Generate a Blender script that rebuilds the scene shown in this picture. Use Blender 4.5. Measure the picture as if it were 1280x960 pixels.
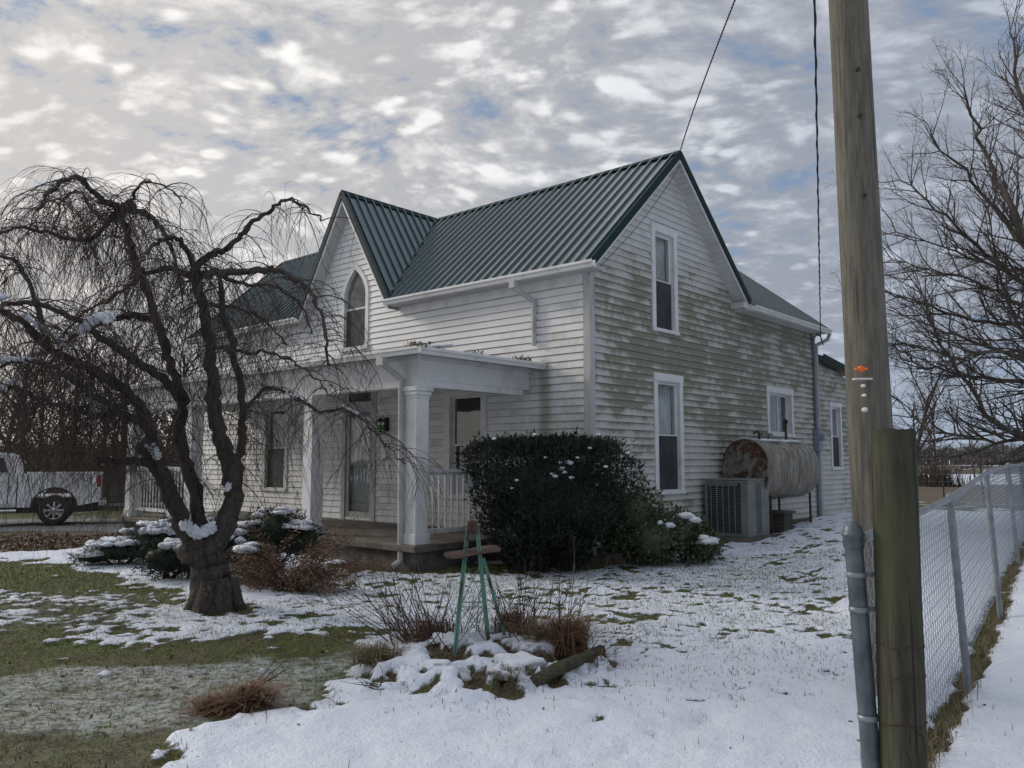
import bpy, bmesh, math, random
import numpy as np
from mathutils import Vector, Matrix, noise
R = math.radians
random.seed(7)
rng = np.random.default_rng(5)
for o in list(bpy.data.objects): bpy.data.objects.remove(o)
sc = bpy.context.scene
col = sc.collection
# ------------------------------------------------------------------ camera
F, TH = 1030.0, R(5.29)
CAMZ = 1.6
cam = bpy.data.cameras.new('camera'); co = bpy.data.objects.new('camera', cam); col.objects.link(co)
cam.sensor_width = 36; cam.lens = F/1280*36; cam.clip_end = 3000; cam.clip_start = .05
co.location = (0, 0, CAMZ); co.rotation_euler = (R(90)+TH, 0, 0)
sc.camera = co
# ------------------------------------------------------------------ light
SUN_AZ, SUN_EL = R(-66), R(24)          # azimuth from the view direction (+Y), clockwise positive
w = bpy.data.worlds.new('World'); sc.world = w; w.use_nodes = True
sun = bpy.data.lights.new('sun', 'SUN'); so = bpy.data.objects.new('sun', sun); col.objects.link(so)
sun.energy = 1.3; sun.angle = R(14); sun.color = (1, .93, .84)
sdir = Vector((math.sin(SUN_AZ)*math.cos(SUN_EL), math.cos(SUN_AZ)*math.cos(SUN_EL), math.sin(SUN_EL)))
so.rotation_euler = sdir.to_track_quat('Z', 'Y').to_euler()
sc.view_settings.view_transform = 'Standard'; sc.view_settings.look = 'None'
sc.view_settings.exposure = 0.30; sc.view_settings.gamma = 1
sc.render.engine = 'CYCLES'

class NT:
    def __init__(s, nt): s.t = nt; s.n = nt.nodes; s.l = nt.links
    def add(s, typ, ins=None, **kw):
        n = s.n.new(typ)
        for k, v in kw.items(): setattr(n, k, v)
        for k, v in (ins or {}).items(): s.set(n.inputs[k], v)
        return n
    def set(s, sock, v):
        if hasattr(v, 'outputs'): v = v.outputs[0]
        if isinstance(v, bpy.types.NodeSocket): s.l.new(v, sock)
        else:
            if sock.type == 'RGBA' and isinstance(v, (tuple, list)) and len(v) == 3: v = (*v, 1)
            sock.default_value = v
    def math(s, op, a, b=0.0, c=None, clamp=False):
        n = s.n.new('ShaderNodeMath'); n.operation = op; n.use_clamp = clamp
        s.set(n.inputs[0], a); s.set(n.inputs[1], b)
        if c is not None: s.set(n.inputs[2], c)
        return n.outputs[0]
    def ss(s, v, a, b, lo=0.0, hi=1.0):
        n = s.n.new('ShaderNodeMapRange'); n.interpolation_type = 'SMOOTHSTEP'
        s.set(n.inputs[0], v); n.inputs[1].default_value = a; n.inputs[2].default_value = b
        n.inputs[3].default_value = lo; n.inputs[4].default_value = hi
        return n.outputs[0]
    def mix(s, f, a, b, typ='RGBA', blend='MIX'):
        n = s.n.new('ShaderNodeMix'); n.data_type = typ
        if typ == 'RGBA': n.blend_type = blend; ia, ib, o = 6, 7, 2
        else: ia, ib, o = 2, 3, 0
        s.set(n.inputs[0], f); s.set(n.inputs[ia], a); s.set(n.inputs[ib], b)
        return n.outputs[o]
    def noise(s, vec, scale, detail=4, rough=.55, dist=0.0):
        n = s.n.new('ShaderNodeTexNoise'); s.set(n.inputs['Vector'], vec)
        n.inputs['Scale'].default_value = scale; n.inputs['Detail'].default_value = detail
        n.inputs['Roughness'].default_value = rough; n.inputs['Distortion'].default_value = dist
        return n.outputs[0]
    def mapping(s, vec, scale=(1, 1, 1), loc=(0, 0, 0), rot=(0, 0, 0)):
        n = s.n.new('ShaderNodeMapping'); s.set(n.inputs[0], vec)
        n.inputs['Scale'].default_value = scale; n.inputs['Location'].default_value = loc; n.inputs['Rotation'].default_value = rot
        return n.outputs[0]
# world: physical sky seen through gaps of an altocumulus layer
t = NT(w.node_tree); t.n.clear()
tc = t.add('ShaderNodeTexCoord')
sep = t.add('ShaderNodeSeparateXYZ', {0: tc.outputs['Generated']})
zz = t.math('ADD', t.math('MAXIMUM', sep.outputs[2], 0.0), .24)
px = t.math('DIVIDE', sep.outputs[0], zz); py = t.math('DIVIDE', sep.outputs[1], zz)
P = t.add('ShaderNodeCombineXYZ', {0: px, 1: py, 2: 0.0}).outputs[0]
sky = t.add('ShaderNodeTexSky', sky_type='NISHITA', sun_disc=False, sun_elevation=SUN_EL, sun_rotation=SUN_AZ)
wrp = t.add('ShaderNodeTexNoise', {'Vector': P, 'Scale': 1.1, 'Detail': 3.0})
wv = t.add('ShaderNodeVectorMath', {0: wrp.outputs['Color'], 1: (.5, .5, .5)}, operation='SUBTRACT')
wv = t.add('ShaderNodeVectorMath', {0: wv, 'Scale': .40}, operation='SCALE')
Pw = t.add('ShaderNodeVectorMath', {0: P, 1: wv}, operation='ADD').outputs[0]
Pr = t.mapping(Pw, scale=(1.0, 1.3, 1), rot=(0, 0, R(34)))
big = t.noise(P, 1.5, 3, .5)
cell = t.noise(Pr, 8.0, 8, .58, .1)
fine = t.noise(Pr, 30.0, 5, .6)
vor = t.add('ShaderNodeTexVoronoi', {'Vector': Pr, 'Scale': 9.5, 'Randomness': 1.0, 'Smoothness': .35, 'Detail': 1.0, 'Roughness': .5}, feature='SMOOTH_F1')
puff = t.ss(vor.outputs['Distance'], .12, .72, 1.0, 0.0)
dens = t.math('ADD', t.math('MULTIPLY', cell, .62), t.math('MULTIPLY', puff, .22))
dens = t.math('ADD', dens, t.math('MULTIPLY', big, .55))
dens = t.math('ADD', dens, t.math('MULTIPLY', fine, .16))
cover = t.ss(dens, .475, .625)
shade2 = t.noise(Pr, 3.4, 4, .55)
bright = t.ss(t.math('ADD', t.math('ADD', t.math('MULTIPLY', puff, .42), t.math('MULTIPLY', cell, 1.15)), t.math('MULTIPLY', fine, .34)), .68, 1.06)
bright = t.math('MULTIPLY', bright, t.ss(shade2, .28, .60, .50, 1.0))
sd = t.add('ShaderNodeVectorMath', {0: tc.outputs['Generated'], 1: tuple(sdir)}, operation='DOT_PRODUCT')
glow = t.ss(sd.outputs['Value'], .25, 1.0)
west = t.ss(sd.outputs['Value'], .0, .62)
lowc = t.mix(west, (2.6, 2.85, 3.4), (3.2, 3.35, 3.7))
hic = t.mix(west, (4.2, 4.6, 5.4), (8.2, 8.2, 8.2))
cc = t.mix(bright, lowc, hic)
cc = t.mix(t.math('MULTIPLY', glow, .35), cc, (9.5, 8.6, 7.4))
skyc = t.mix(1.0, sky.outputs[0], (.8, .9, 1.0), blend='MULTIPLY')
skyc = t.mix(.75, skyc, (1.9, 2.6, 3.8))
c = t.mix(t.math('MULTIPLY', cover, .96), skyc, cc)
hz = t.ss(sep.outputs[2], .0, .18, .6, 0.0)
hzc = t.mix(west, (3.3, 4.1, 5.3), (6.6, 6.3, 5.9))
c = t.mix(hz, c, hzc)
zen = t.ss(sep.outputs[2], .62, .95, 1.0, 1.6)      # overcast skies are brightest overhead
c = t.mix(1.0, c, t.add('ShaderNodeCombineXYZ', {0: zen, 1: zen, 2: zen}).outputs[0], blend='MULTIPLY')
bg = t.add('ShaderNodeBackground', {0: c, 1: .10})
t.l.new(bg.outputs[0], t.add('ShaderNodeOutputWorld').inputs[0])

# ------------------------------------------------------------------ helpers
AZ = R(41.5); HO = Vector((1.264, 13.31, 0)); HROT = R(90)-AZ
EV = Vector((math.sin(AZ), math.cos(AZ), 0)); EU = Vector((-math.cos(AZ), math.sin(AZ), 0))
def H2W(x, y, z): return HO+EV*x+EU*y+Vector((0, 0, z))
def ray(px, py):
    a = (px-640)/F; b = -(py-480)/F
    return Vector((a, math.cos(TH)-b*math.sin(TH), math.sin(TH)+b*math.cos(TH)))
def at(px, py, Y):
    d = ray(px, py); return Vector((0, 0, CAMZ))+d*(Y/d.y)
def gpx(px, py, z=0):
    d = ray(px, py); return Vector((0, 0, CAMZ))+d*((z-CAMZ)/d.z)

def tag(o, label=None, cat=None, group=None, kind=None):
    if label: o['label'] = label
    if cat: o['category'] = cat
    if group: o['group'] = group
    if kind: o['kind'] = kind
    return o
def empty(name, loc=(0, 0, 0), rz=0, label=None, cat=None, group=None):
    o = bpy.data.objects.new(name, None); col.objects.link(o); o.location = loc; o.rotation_euler = (0, 0, rz)
    o.empty_display_size = .1
    return tag(o, label, cat, group)
class MB:
    def __init__(s): s.v = []; s.f = []; s.m = []; s.sm = []
    def add(s, vs, fs, m=0, smooth=False):
        b = len(s.v); s.v.extend(vs)
        for f in fs: s.f.append(tuple(b+i for i in f)); s.m.append(m); s.sm.append(smooth)
    def box(s, a, b, m=0, rot=None, c=None):
        x0, y0, z0 = a; x1, y1, z1 = b
        vs = [(x0, y0, z0), (x1, y0, z0), (x1, y1, z0), (x0, y1, z0), (x0, y0, z1), (x1, y0, z1), (x1, y1, z1), (x0, y1, z1)]
        if rot is not None:
            c = Vector(c if c is not None else ((x0+x1)/2, (y0+y1)/2, (z0+z1)/2))
            vs = [tuple(c+rot @ (Vector(v)-c)) for v in vs]
        s.add(vs, [(0, 3, 2, 1), (4, 5, 6, 7), (0, 1, 5, 4), (1, 2, 6, 5), (2, 3, 7, 6), (3, 0, 4, 7)], m)
    def bar(s, p, q, w, h, m=0, up=(0, 0, 1)):
        p = Vector(p); q = Vector(q); d = (q-p).normalized(); u = Vector(up)
        sd = d.cross(u).normalized()*w/2; uu = sd.normalized().cross(d).normalized()*h/2
        vs = [p-sd-uu, p+sd-uu, p+sd+uu, p-sd+uu, q-sd-uu, q+sd-uu, q+sd+uu, q-sd+uu]
        s.add([tuple(v) for v in vs], [(0, 3, 2, 1), (4, 5, 6, 7), (0, 1, 5, 4), (1, 2, 6, 5), (2, 3, 7, 6), (3, 0, 4, 7)], m)
    def tube(s, pts, rad, n=6, m=0, cap=True, smooth=True):
        pts = [Vector(p) for p in pts]; k = len(pts)
        if not hasattr(rad, '__len__'): rad = [rad]*k
        d0 = (pts[1]-pts[0]).normalized()
        u = d0.orthogonal().normalized(); vs = []
        for i, p in enumerate(pts):
            d = (pts[min(i+1, k-1)]-pts[max(i-1, 0)])
            if d.length < 1e-9: d = d0
            d = d.normalized()
            u = (u-d*u.dot(d)); u = u.normalized() if u.length > 1e-6 else d.orthogonal().normalized()
            v = d.cross(u)
            for j in range(n):
                a = 2*math.pi*j/n; vs.append(tuple(p+(u*math.cos(a)+v*math.sin(a))*rad[i]))
        fs = []
        for i in range(k-1):
            for j in range(n):
                j2 = (j+1) % n; fs.append((i*n+j, i*n+j2, (i+1)*n+j2, (i+1)*n+j))
        s.add(vs, fs, m, smooth)
        if cap:
            s.add(vs[:n], [tuple(range(n-1, -1, -1))], m); s.add(vs[-n:], [tuple(range(n))], m)
    def lathe(s, c, prof, n=16, m=0, axis='z', smooth=True):
        vs = []; c = Vector(c)
        for r, h in prof:
            for j in range(n):
                a = 2*math.pi*j/n; x, y = r*math.cos(a), r*math.sin(a)
                if axis == 'z': q = Vector((x, y, h))
                elif axis == 'y': q = Vector((x, h, y))
                else: q = Vector((h, x, y))
                vs.append(tuple(c+q))
        fs = []
        for i in range(len(prof)-1):
            for j in range(n):
                j2 = (j+1) % n; fs.append((i*n+j, i*n+j2, (i+1)*n+j2, (i+1)*n+j))
        s.add(vs, fs, m, smooth)
    def prism(s, poly, f0, f1, m=0):
        """poly 2D list, f0/f1: functions (a,b)->3D for both ends"""
        n = len(poly); vs = [tuple(f0(*p)) for p in poly]+[tuple(f1(*p)) for p in poly]
        fs = [tuple(range(n-1, -1, -1)), tuple(range(n, 2*n))]+[(i, (i+1) % n, n+(i+1) % n, n+i) for i in range(n)]
        s.add(vs, fs, m)
    def build(s, name, mats, parent=None, recalc=False, bevel=0, **tags):
        me = bpy.data.meshes.new(name); me.from_pydata([tuple(v) for v in s.v], [], s.f)
        if not isinstance(mats, (list, tuple)): mats = [mats]
        for mt in mats: me.materials.append(mt)
        me.polygons.foreach_set('material_index', s.m); me.polygons.foreach_set('use_smooth', s.sm)
        if recalc:
            bm = bmesh.new(); bm.from_mesh(me); bmesh.ops.recalc_face_normals(bm, faces=bm.faces); bm.to_mesh(me); bm.free()
        me.update()
        o = bpy.data.objects.new(name, me); col.objects.link(o)
        if parent: o.parent = parent
        if bevel:
            b = o.modifiers.new('bevel', 'BEVEL'); b.width = bevel; b.segments = 2; b.limit_method = 'ANGLE'
        return tag(o, **tags)
def copy_tree(o, parent=None):
    c = o.copy(); col.objects.link(c)
    if parent: c.parent = parent
    for ch in o.children: copy_tree(ch, c)
    return c
def lumpy(mb, c, r, seed=0, amp=.25, sub=2, m=0, flat=None, fr=1.2):
    bm = bmesh.new(); bmesh.ops.create_icosphere(bm, subdivisions=sub, radius=1)
    vs = []
    for v in bm.verts:
        k = 1+amp*noise.noise(v.co*fr*1.6+Vector((seed*3.1, seed*1.7, 5.0)))*1.6
        q = Vector((v.co.x*r[0]*k, v.co.y*r[1]*k, v.co.z*r[2]*k))
        if flat is not None and q.z < flat: q.z = flat
        vs.append(tuple(Vector(c)+q))
    fs = [tuple(v.index for v in f.verts) for f in bm.faces]; bm.free()
    mb.add(vs, fs, m, True)

# ------------------------------------------------------------------ materials
def mat(name, base=(.5, .5, .5), rough=.6, metal=0.0, fn=None, spec=None):
    m = bpy.data.materials.new(name); m.use_nodes = True
    t = NT(m.node_tree); b = t.n['Principled BSDF']
    b.inputs['Base Color'].default_value = (*base, 1); b.inputs['Roughness'].default_value = rough; b.inputs['Metallic'].default_value = metal
    if spec is not None: b.inputs['Specular IOR Level'].default_value = spec
    if fn: fn(t, b)
    return m
def objc(t): return t.add('ShaderNodeTexCoord').outputs['Object']
def bump(t, b, h, dist=.01, st=1.0):
    n = t.add('ShaderNodeBump', {'Height': h, 'Distance': dist, 'Strength': st}); t.l.new(n.outputs[0], b.inputs['Normal'])
def mottled(c1, c2, scale=3, rough=.7, bd=.004, lo=.35, hi=.65, stretch=(1, 1, 1), metal=0.0, fine=40):
    def fn(t, b):
        v = t.mapping(objc(t), scale=stretch)
        n = t.noise(v, scale, 6, .6); f = t.ss(n, lo, hi)
        t.set(b.inputs['Base Color'], t.mix(f, c1, c2)); bump(t, b, t.noise(v, fine, 4), bd)
    return fn
M = {}
def siding_fn(mossy):
    def fn(t, b):
        o = objc(t); s = t.add('ShaderNodeSeparateXYZ', {0: o})
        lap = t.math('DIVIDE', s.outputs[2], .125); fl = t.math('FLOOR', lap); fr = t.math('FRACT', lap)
        # streaks that follow the laps, broken along them
        v = t.add('ShaderNodeCombineXYZ', {0: s.outputs[0], 1: s.outputs[1], 2: t.math('MULTIPLY', fl, .37)}).outputs[0]
        v2 = t.add('ShaderNodeCombineXYZ', {0: s.outputs[0], 1: s.outputs[1], 2: s.outputs[2]}).outputs[0]
        streak = t.noise(t.mapping(v, scale=(.5, .5, 1.6)), 2.6, 7, .66)
        patch = t.noise(v2, .75, 3, .5)
        grain = t.noise(t.mapping(v2, scale=(.32, .32, 2.6)), 22, 6, .72)
        if mossy:
            m = t.math('ADD', t.math('MULTIPLY', streak, .95), t.math('MULTIPLY', patch, .60))
            m = t.math('ADD', m, t.math('MULTIPLY', grain, .42))
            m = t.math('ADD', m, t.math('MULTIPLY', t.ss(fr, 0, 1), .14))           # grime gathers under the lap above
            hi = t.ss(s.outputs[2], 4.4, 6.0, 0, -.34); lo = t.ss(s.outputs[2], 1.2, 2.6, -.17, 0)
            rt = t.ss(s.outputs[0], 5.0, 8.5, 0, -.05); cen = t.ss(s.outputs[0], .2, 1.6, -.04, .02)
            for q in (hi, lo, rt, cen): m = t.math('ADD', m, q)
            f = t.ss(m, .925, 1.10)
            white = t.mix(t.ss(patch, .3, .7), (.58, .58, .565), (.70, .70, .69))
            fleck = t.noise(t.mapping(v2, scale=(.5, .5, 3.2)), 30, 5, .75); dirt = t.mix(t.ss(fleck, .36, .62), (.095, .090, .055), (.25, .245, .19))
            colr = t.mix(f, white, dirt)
            colr = t.mix(t.math('MULTIPLY', t.ss(fr, .86, 1.0), .55), colr, (.14, .13, .10))  # dark line painted into the colour as the shadow under each lap
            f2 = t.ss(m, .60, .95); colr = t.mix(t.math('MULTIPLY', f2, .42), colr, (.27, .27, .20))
        else:
            m = t.math('ADD', streak, t.math('MULTIPLY', grain, .35))
            low = t.ss(s.outputs[2], 2.0, 4.4, .16, 0.0); m = t.math('ADD', m, low)
            near = t.math('MULTIPLY', t.ss(s.outputs[1], .0, 1.5, .10, 0.0), 1.0); m = t.math('ADD', m, near)
            f = t.ss(m, .74, 1.05)
            colr = t.mix(t.ss(patch, .3, .7), (.70, .70, .685), (.78, .78, .77))
            colr = t.mix(t.math('MULTIPLY', f, .55), colr, (.30, .30, .22))
            colr = t.mix(t.math('MULTIPLY', t.ss(fr, .84, .98), .62), colr, (.17, .16, .13))  # lap gap shadow painted into the colour, so laps read under the porch
            # algae streak where the porch gutter drips (about y=.95..1.1 beside the porch)
            yy = t.math('ABSOLUTE', t.math('SUBTRACT', s.outputs[1], t.math('ADD', .93, t.math('MULTIPLY', t.math('SUBTRACT', grain, .5), .25))))
            g = t.math('MULTIPLY', t.ss(yy, .03, .2, 1, 0), t.ss(s.outputs[2], 3.2, 3.45, 1, 0))
            colr = t.mix(t.math('MULTIPLY', g, .6), colr, (.15, .16, .07))
        t.set(b.inputs['Base Color'], colr)
        bump(t, b, t.noise(t.mapping(v2, scale=(1, 1, 6)), 9, 4), .006)
    return fn
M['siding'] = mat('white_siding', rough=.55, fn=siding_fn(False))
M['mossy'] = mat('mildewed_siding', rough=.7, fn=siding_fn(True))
M['trim'] = mat('white_trim', rough=.5, fn=mottled((.70, .70, .69), (.54, .54, .52), 3.5, lo=.45, hi=.75, bd=.002))
M['trimgrey'] = mat('weathered_trim', rough=.6, fn=mottled((.46, .46, .46), (.34, .34, .31), 5, lo=.4, hi=.7, bd=.003, stretch=(1, 1, .4)))
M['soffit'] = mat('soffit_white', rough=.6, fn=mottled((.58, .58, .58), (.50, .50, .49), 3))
def roof_fn(t, b):
    o = objc(t); n = t.noise(t.mapping(o, scale=(1, 1, 1)), 1.1, 5, .6); n2 = t.noise(o, 26, 4, .7)
    t.set(b.inputs['Base Color'], t.mix(t.ss(n, .3, .7), (.011, .046, .050), (.020, .062, .066)))
    t.set(b.inputs['Roughness'], t.ss(n2, .3, .7, .24, .36))
    bump(t, b, t.noise(o, 5, 3), .006)
M['roof'] = mat('green_metal_roof', rough=.36, metal=.1, fn=roof_fn, spec=1.0)
M['roof'].node_tree.nodes['Principled BSDF'].inputs['Coat Weight'].default_value = .8; M['roof'].node_tree.nodes['Principled BSDF'].inputs['Coat Roughness'].default_value = .16
M['rooftrim'] = mat('dark_green_trim', (.010, .030, .028), .65, spec=.2)
M['dark'] = mat('dark_interior', (.02, .02, .02), .9)
def glass_fn(m, tint=(.75, .8, .82), gl=1.0):
    t = NT(m.node_tree); out = t.n['Material Output']; t.n.remove(t.n['Principled BSDF'])
    lw = t.add('ShaderNodeLayerWeight', {'Blend': .5}); fc = t.math('POWER', lw.outputs['Facing'], 4.0); fc = t.math('ADD', t.math('MULTIPLY', fc, .8), .10); tr = t.add('ShaderNodeBsdfTransparent', {0: tint}); g = t.add('ShaderNodeBsdfGlossy', {0: (1, 1, 1), 'Roughness': .03})
    bp = t.add('ShaderNodeBump', {'Height': t.noise(objc(t), 1.5, 1), 'Distance': .006}); t.l.new(bp.outputs[0], g.inputs['Normal'])
    f = t.math('MULTIPLY', fc, 1.0, clamp=True)
    mx = t.add('ShaderNodeMixShader', {0: f, 1: tr, 2: g}); t.l.new(mx.outputs[0], out.inputs[0])
M['glass'] = mat('window_glass'); glass_fn(M['glass'])
M['screen'] = mat('insect_screen', (.03, .035, .035), .7, fn=mottled((.022, .024, .025), (.05, .052, .05), 3, lo=.4, hi=.7))
M['curtain'] = mat('white_curtain', rough=.9, fn=mottled((.55, .55, .52), (.40, .40, .37), 6, stretch=(6, 6, .5)))
M['lace'] = mat('dusty_lace', rough=.9, fn=mottled((.20, .20, .19), (.06, .06, .06), 22, lo=.4, hi=.6))
M['asphalt_roof'] = mat('porch_roofing', rough=.9, fn=mottled((.05, .048, .045), (.10, .09, .08), 8))
def snow_fn(t, b):
    o = t.add('ShaderNodeNewGeometry').outputs['Position']
    n = t.noise(o, 7, 5, .6)
    t.set(b.inputs['Base Color'], t.mix(t.ss(n, .3, .7), (.74, .77, .83), (.84, .86, .90)))
    bump(t, b, t.noise(o, 30, 5, .7), .02)
M['snow'] = mat('snow', rough=.6, fn=snow_fn)
M['concrete'] = mat('porch_concrete', rough=.85, fn=mottled((.165, .145, .118), (.085, .075, .062), 3.5, bd=.006))
M['stone'] = mat('foundation_stone', rough=.9, fn=mottled((.16, .15, .135), (.08, .075, .065), 5, bd=.02, fine=14))
def bark_fn(c1, c2, sz=6, sx=1):
    def fn(t, b):
        o = t.add('ShaderNodeTexCoord').outputs['Object']
        n = t.noise(t.mapping(o, scale=(sx, sx, .35)), sz, 6, .65); n3 = t.noise(o, 1.7, 4)
        c = t.mix(t.ss(n, .35, .65), c1, c2)
        c = t.mix(t.math('MULTIPLY', t.ss(n3, .55, .75), .5), c, (c2[0]*1.3, c2[1]*1.5, c2[2]*1.1)); sp_ = t.noise(o, sz*2.2, 3, .5); c = t.mix(t.math('MULTIPLY', t.ss(sp_, .62, .68), .7), c, (.20, .19, .16)); n = t.math('ADD', n, t.math('MULTIPLY', t.noise(t.mapping(o, scale=(1, 1, .5)), sz*3, 5, .7), .6))
        t.set(b.inputs['Base Color'], c); bump(t, b, n, .03)
    return fn
M['bark'] = mat('cherry_bark', rough=.9, fn=bark_fn((.030, .024, .020), (.085, .070, .056), 16))
M['twig'] = mat('cherry_twigs', (.062, .046, .036), .8)
M['treebark'] = mat('grey_bark', rough=.9, fn=bark_fn((.05, .042, .034), (.12, .10, .08), 8))
M['treetwig'] = mat('grey_twigs', (.060, .046, .040), .85)
M['farwood'] = mat('far_wood', (.105, .092, .082), .9)
M['farbark'] = mat('far_bark', rough=.9, fn=bark_fn((.040, .034, .030), (.085, .072, .06), 4))
def pole_fn(t, b):
    o = objc(t); n = t.noise(t.mapping(o, scale=(9, 9, .8)), 3, 8, .75); big = t.noise(t.mapping(o, scale=(1, 1, .5)), 2.2, 4)
    c = t.mix(t.ss(n, .3, .7), (.060, .054, .042), (.20, .182, .145))
    c = t.mix(t.math('MULTIPLY', t.ss(big, .4, .7), .55), c, (.11, .112, .082))
    chk = t.ss(t.noise(t.mapping(o, scale=(14, 14, .25)), 2, 3, .5), .64, .69); c = t.mix(t.math('MULTIPLY', chk, .8), c, (.05, .045, .035))
    t.set(b.inputs['Base Color'], c); bump(t, b, t.math('SUBTRACT', n, t.math('MULTIPLY', chk, .6)), .012)
M['pole'] = mat('pole_wood', rough=.85, fn=pole_fn)
def post_fn(t, b):
    o = objc(t); n = t.noise(t.mapping(o, scale=(10, 10, 1.1)), 3, 8, .75); big = t.noise(t.mapping(o, scale=(1.5, 1.5, .6)), 3.0, 4)
    c = t.mix(t.ss(n, .3, .7), (.028, .026, .019), (.105, .095, .064))
    c = t.mix(t.math('MULTIPLY', t.ss(big, .35, .62), .7), c, (.075, .088, .032))
    chk = t.ss(t.noise(t.mapping(o, scale=(16, 16, .3), loc=(3, 1, 0)), 2, 3, .5), .60, .66); c = t.mix(t.math('MULTIPLY', chk, .8), c, (.025, .022, .018))
    s = t.add('ShaderNodeSeparateXYZ', {0: o}); top = t.ss(s.outputs[2], 1.62, 1.73); c = t.mix(t.math('MULTIPLY', top, .5), c, (.04, .04, .03))
    t.set(b.inputs['Base Color'], c); bump(t, b, t.math('SUBTRACT', n, t.math('MULTIPLY', chk, .7)), .03)
M['post'] = mat('mossy_post_wood', rough=.9, fn=post_fn)
M['galv'] = mat('galvanised_steel', rough=.45, metal=.35, fn=mottled((.17, .19, .21), (.25, .27, .29), 9, metal=.4))
M['pipe'] = mat('terminal_post_steel', rough=.45, metal=.3, fn=mottled((.060, .078, .088), (.115, .135, .145), 7))
M['wirem'] = mat('chain_link_wire', (.30, .34, .39), .4, .4)
M['cable'] = mat('black_cable', (.012, .012, .013), .5)
def rust_fn(paint, rust, lo, hi, streak=True, extra=None):
    def fn(t, b):
        o = objc(t); n = t.noise(t.mapping(o, scale=(1, 1, .35) if streak else (1, 1, 1)), 7, 7, .7)
        big = t.noise(o, 2.0, 3); m = t.math('ADD', t.math('MULTIPLY', n, .7), t.math('MULTIPLY', big, .4))
        f = t.ss(m, lo, hi); r2 = t.mix(t.ss(t.noise(o, 18, 4), .4, .6), rust, tuple(x*.45 for x in rust))
        t.set(b.inputs['Base Color'], t.mix(f, paint, r2)); bump(t, b, t.noise(o, 40, 4), .003)
    return fn
def tank_fn(t, b):
    o = objc(t); s = t.add('ShaderNodeSeparateXYZ', {0: o})
    v = t.mapping(o, scale=(1, 1, .22)); n = t.noise(v, 8, 7, .7); big = t.noise(o, 1.5, 3)
    c = t.mix(t.ss(big, .35, .65), (.31, .32, .30), (.24, .24, .225))
    # yellow brown streaks in the near half, darker and cleaner further along
    near = t.ss(s.outputs[0], 5.2, 5.9, .20, -.03)
    f = t.ss(t.math('ADD', n, near), .60, .76); c = t.mix(t.math('MULTIPLY', f, .85), c, (.16, .12, .065))
    f2 = t.ss(t.math('ADD', t.noise(v, 15, 6, .7), near), .74, .88); c = t.mix(f2, c, (.06, .032, .018))
    t.set(b.inputs['Base Color'], c); bump(t, b, t.noise(o, 30, 4), .003)
M['tank'] = mat('oil_tank_paint', rough=.6, fn=tank_fn)
M['rustend'] = mat('oil_tank_rust', rough=.85, fn=rust_fn((.17, .175, .14), (.085, .036, .022), .46, .58, False))
M['greenpaint'] = mat('flaking_green_paint', rough=.7, fn=rust_fn((.14, .30, .235), (.085, .045, .032), .52, .64))
M['rust'] = mat('rusted_iron', rough=.9, fn=rust_fn((.115, .072, .052), (.060, .034, .024), .42, .6, False))
M['ac'] = mat('ac_paint', rough=.55, fn=mottled((.20, .215, .20), (.14, .155, .145), 4))
M['acdark'] = mat('ac_coil', (.02, .024, .024), .7)
def leafm(name, c1, c2, sc_=3.0, rough=.6):
    def fn(t, b):
        g = t.add('ShaderNodeNewGeometry'); n = t.noise(g.outputs['Position'], sc_, 3)
        r = t.add('ShaderNodeObjectInfo')
        isl = g.outputs['Random Per Island']
        t.set(b.inputs['Base Color'], t.mix(t.math('ADD', t.math('MULTIPLY', isl, .6), t.math('MULTIPLY', t.ss(n, .3, .7), .4)), c1, c2))
    return mat(name, rough=rough, fn=fn, spec=.3)
M['yew'] = leafm('yew_needles', (.009, .015, .009), (.024, .034, .020))
M['yewtip'] = leafm('yew_tips', (.05, .06, .03), (.10, .11, .06))
M['rhodo'] = leafm('broad_leaves', (.035, .050, .024), (.115, .135, .075), rough=.45)
M['gold'] = leafm('yellow_green_leaves', (.07, .08, .02), (.17, .17, .05))
M['juniper'] = leafm('juniper_needles', (.014, .022, .013), (.04, .05, .03))
M['deadfern'] = leafm('dead_brown_fronds', (.11, .060, .036), (.24, .145, .085))
M['deadgrass'] = leafm('dead_grass', (.085, .06, .032), (.22, .165, .09))
M['straw'] = leafm('straw_grass', (.10, .085, .045), (.26, .22, .13))
M['brownleaf'] = leafm('brown_leaf_litter', (.06, .034, .02), (.17, .10, .055))
M['grass'] = leafm('lawn_grass', (.085, .135, .014), (.22, .26, .045), 1.2)
M['stem'] = mat('bare_red_stems', (.060, .032, .024), .7)
M['stem2'] = mat('straw_stems', (.16, .12, .07), .8)
M['white'] = mat('truck_paint', rough=.25, fn=mottled((.78, .79, .80), (.66, .66, .66), 2, bd=0.0))
M['black'] = mat('black_rubber', (.018, .018, .018), .7)
M['chrome'] = mat('chrome', (.6, .6, .6), .2, .9)
M['tint'] = mat('tinted_glass', (.015, .013, .02), .06)
M['red'] = mat('tail_lamp_red', (.35, .012, .015), .25)
M['orange'] = mat('orange_reflector', (.80, .16, .02), .4)
M['porcelain'] = mat('white_porcelain', (.6, .6, .6), .3)
M['lampgreen'] = mat('green_glass', (.02, .30, .04), .15)
M['planks'] = mat('weathered_planks', rough=.9, fn=mottled((.055, .050, .040), (.10, .09, .07), 3, stretch=(1, 1, 9)))
M['meter'] = mat('meter_grey', (.22, .25, .30), .5)

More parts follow.
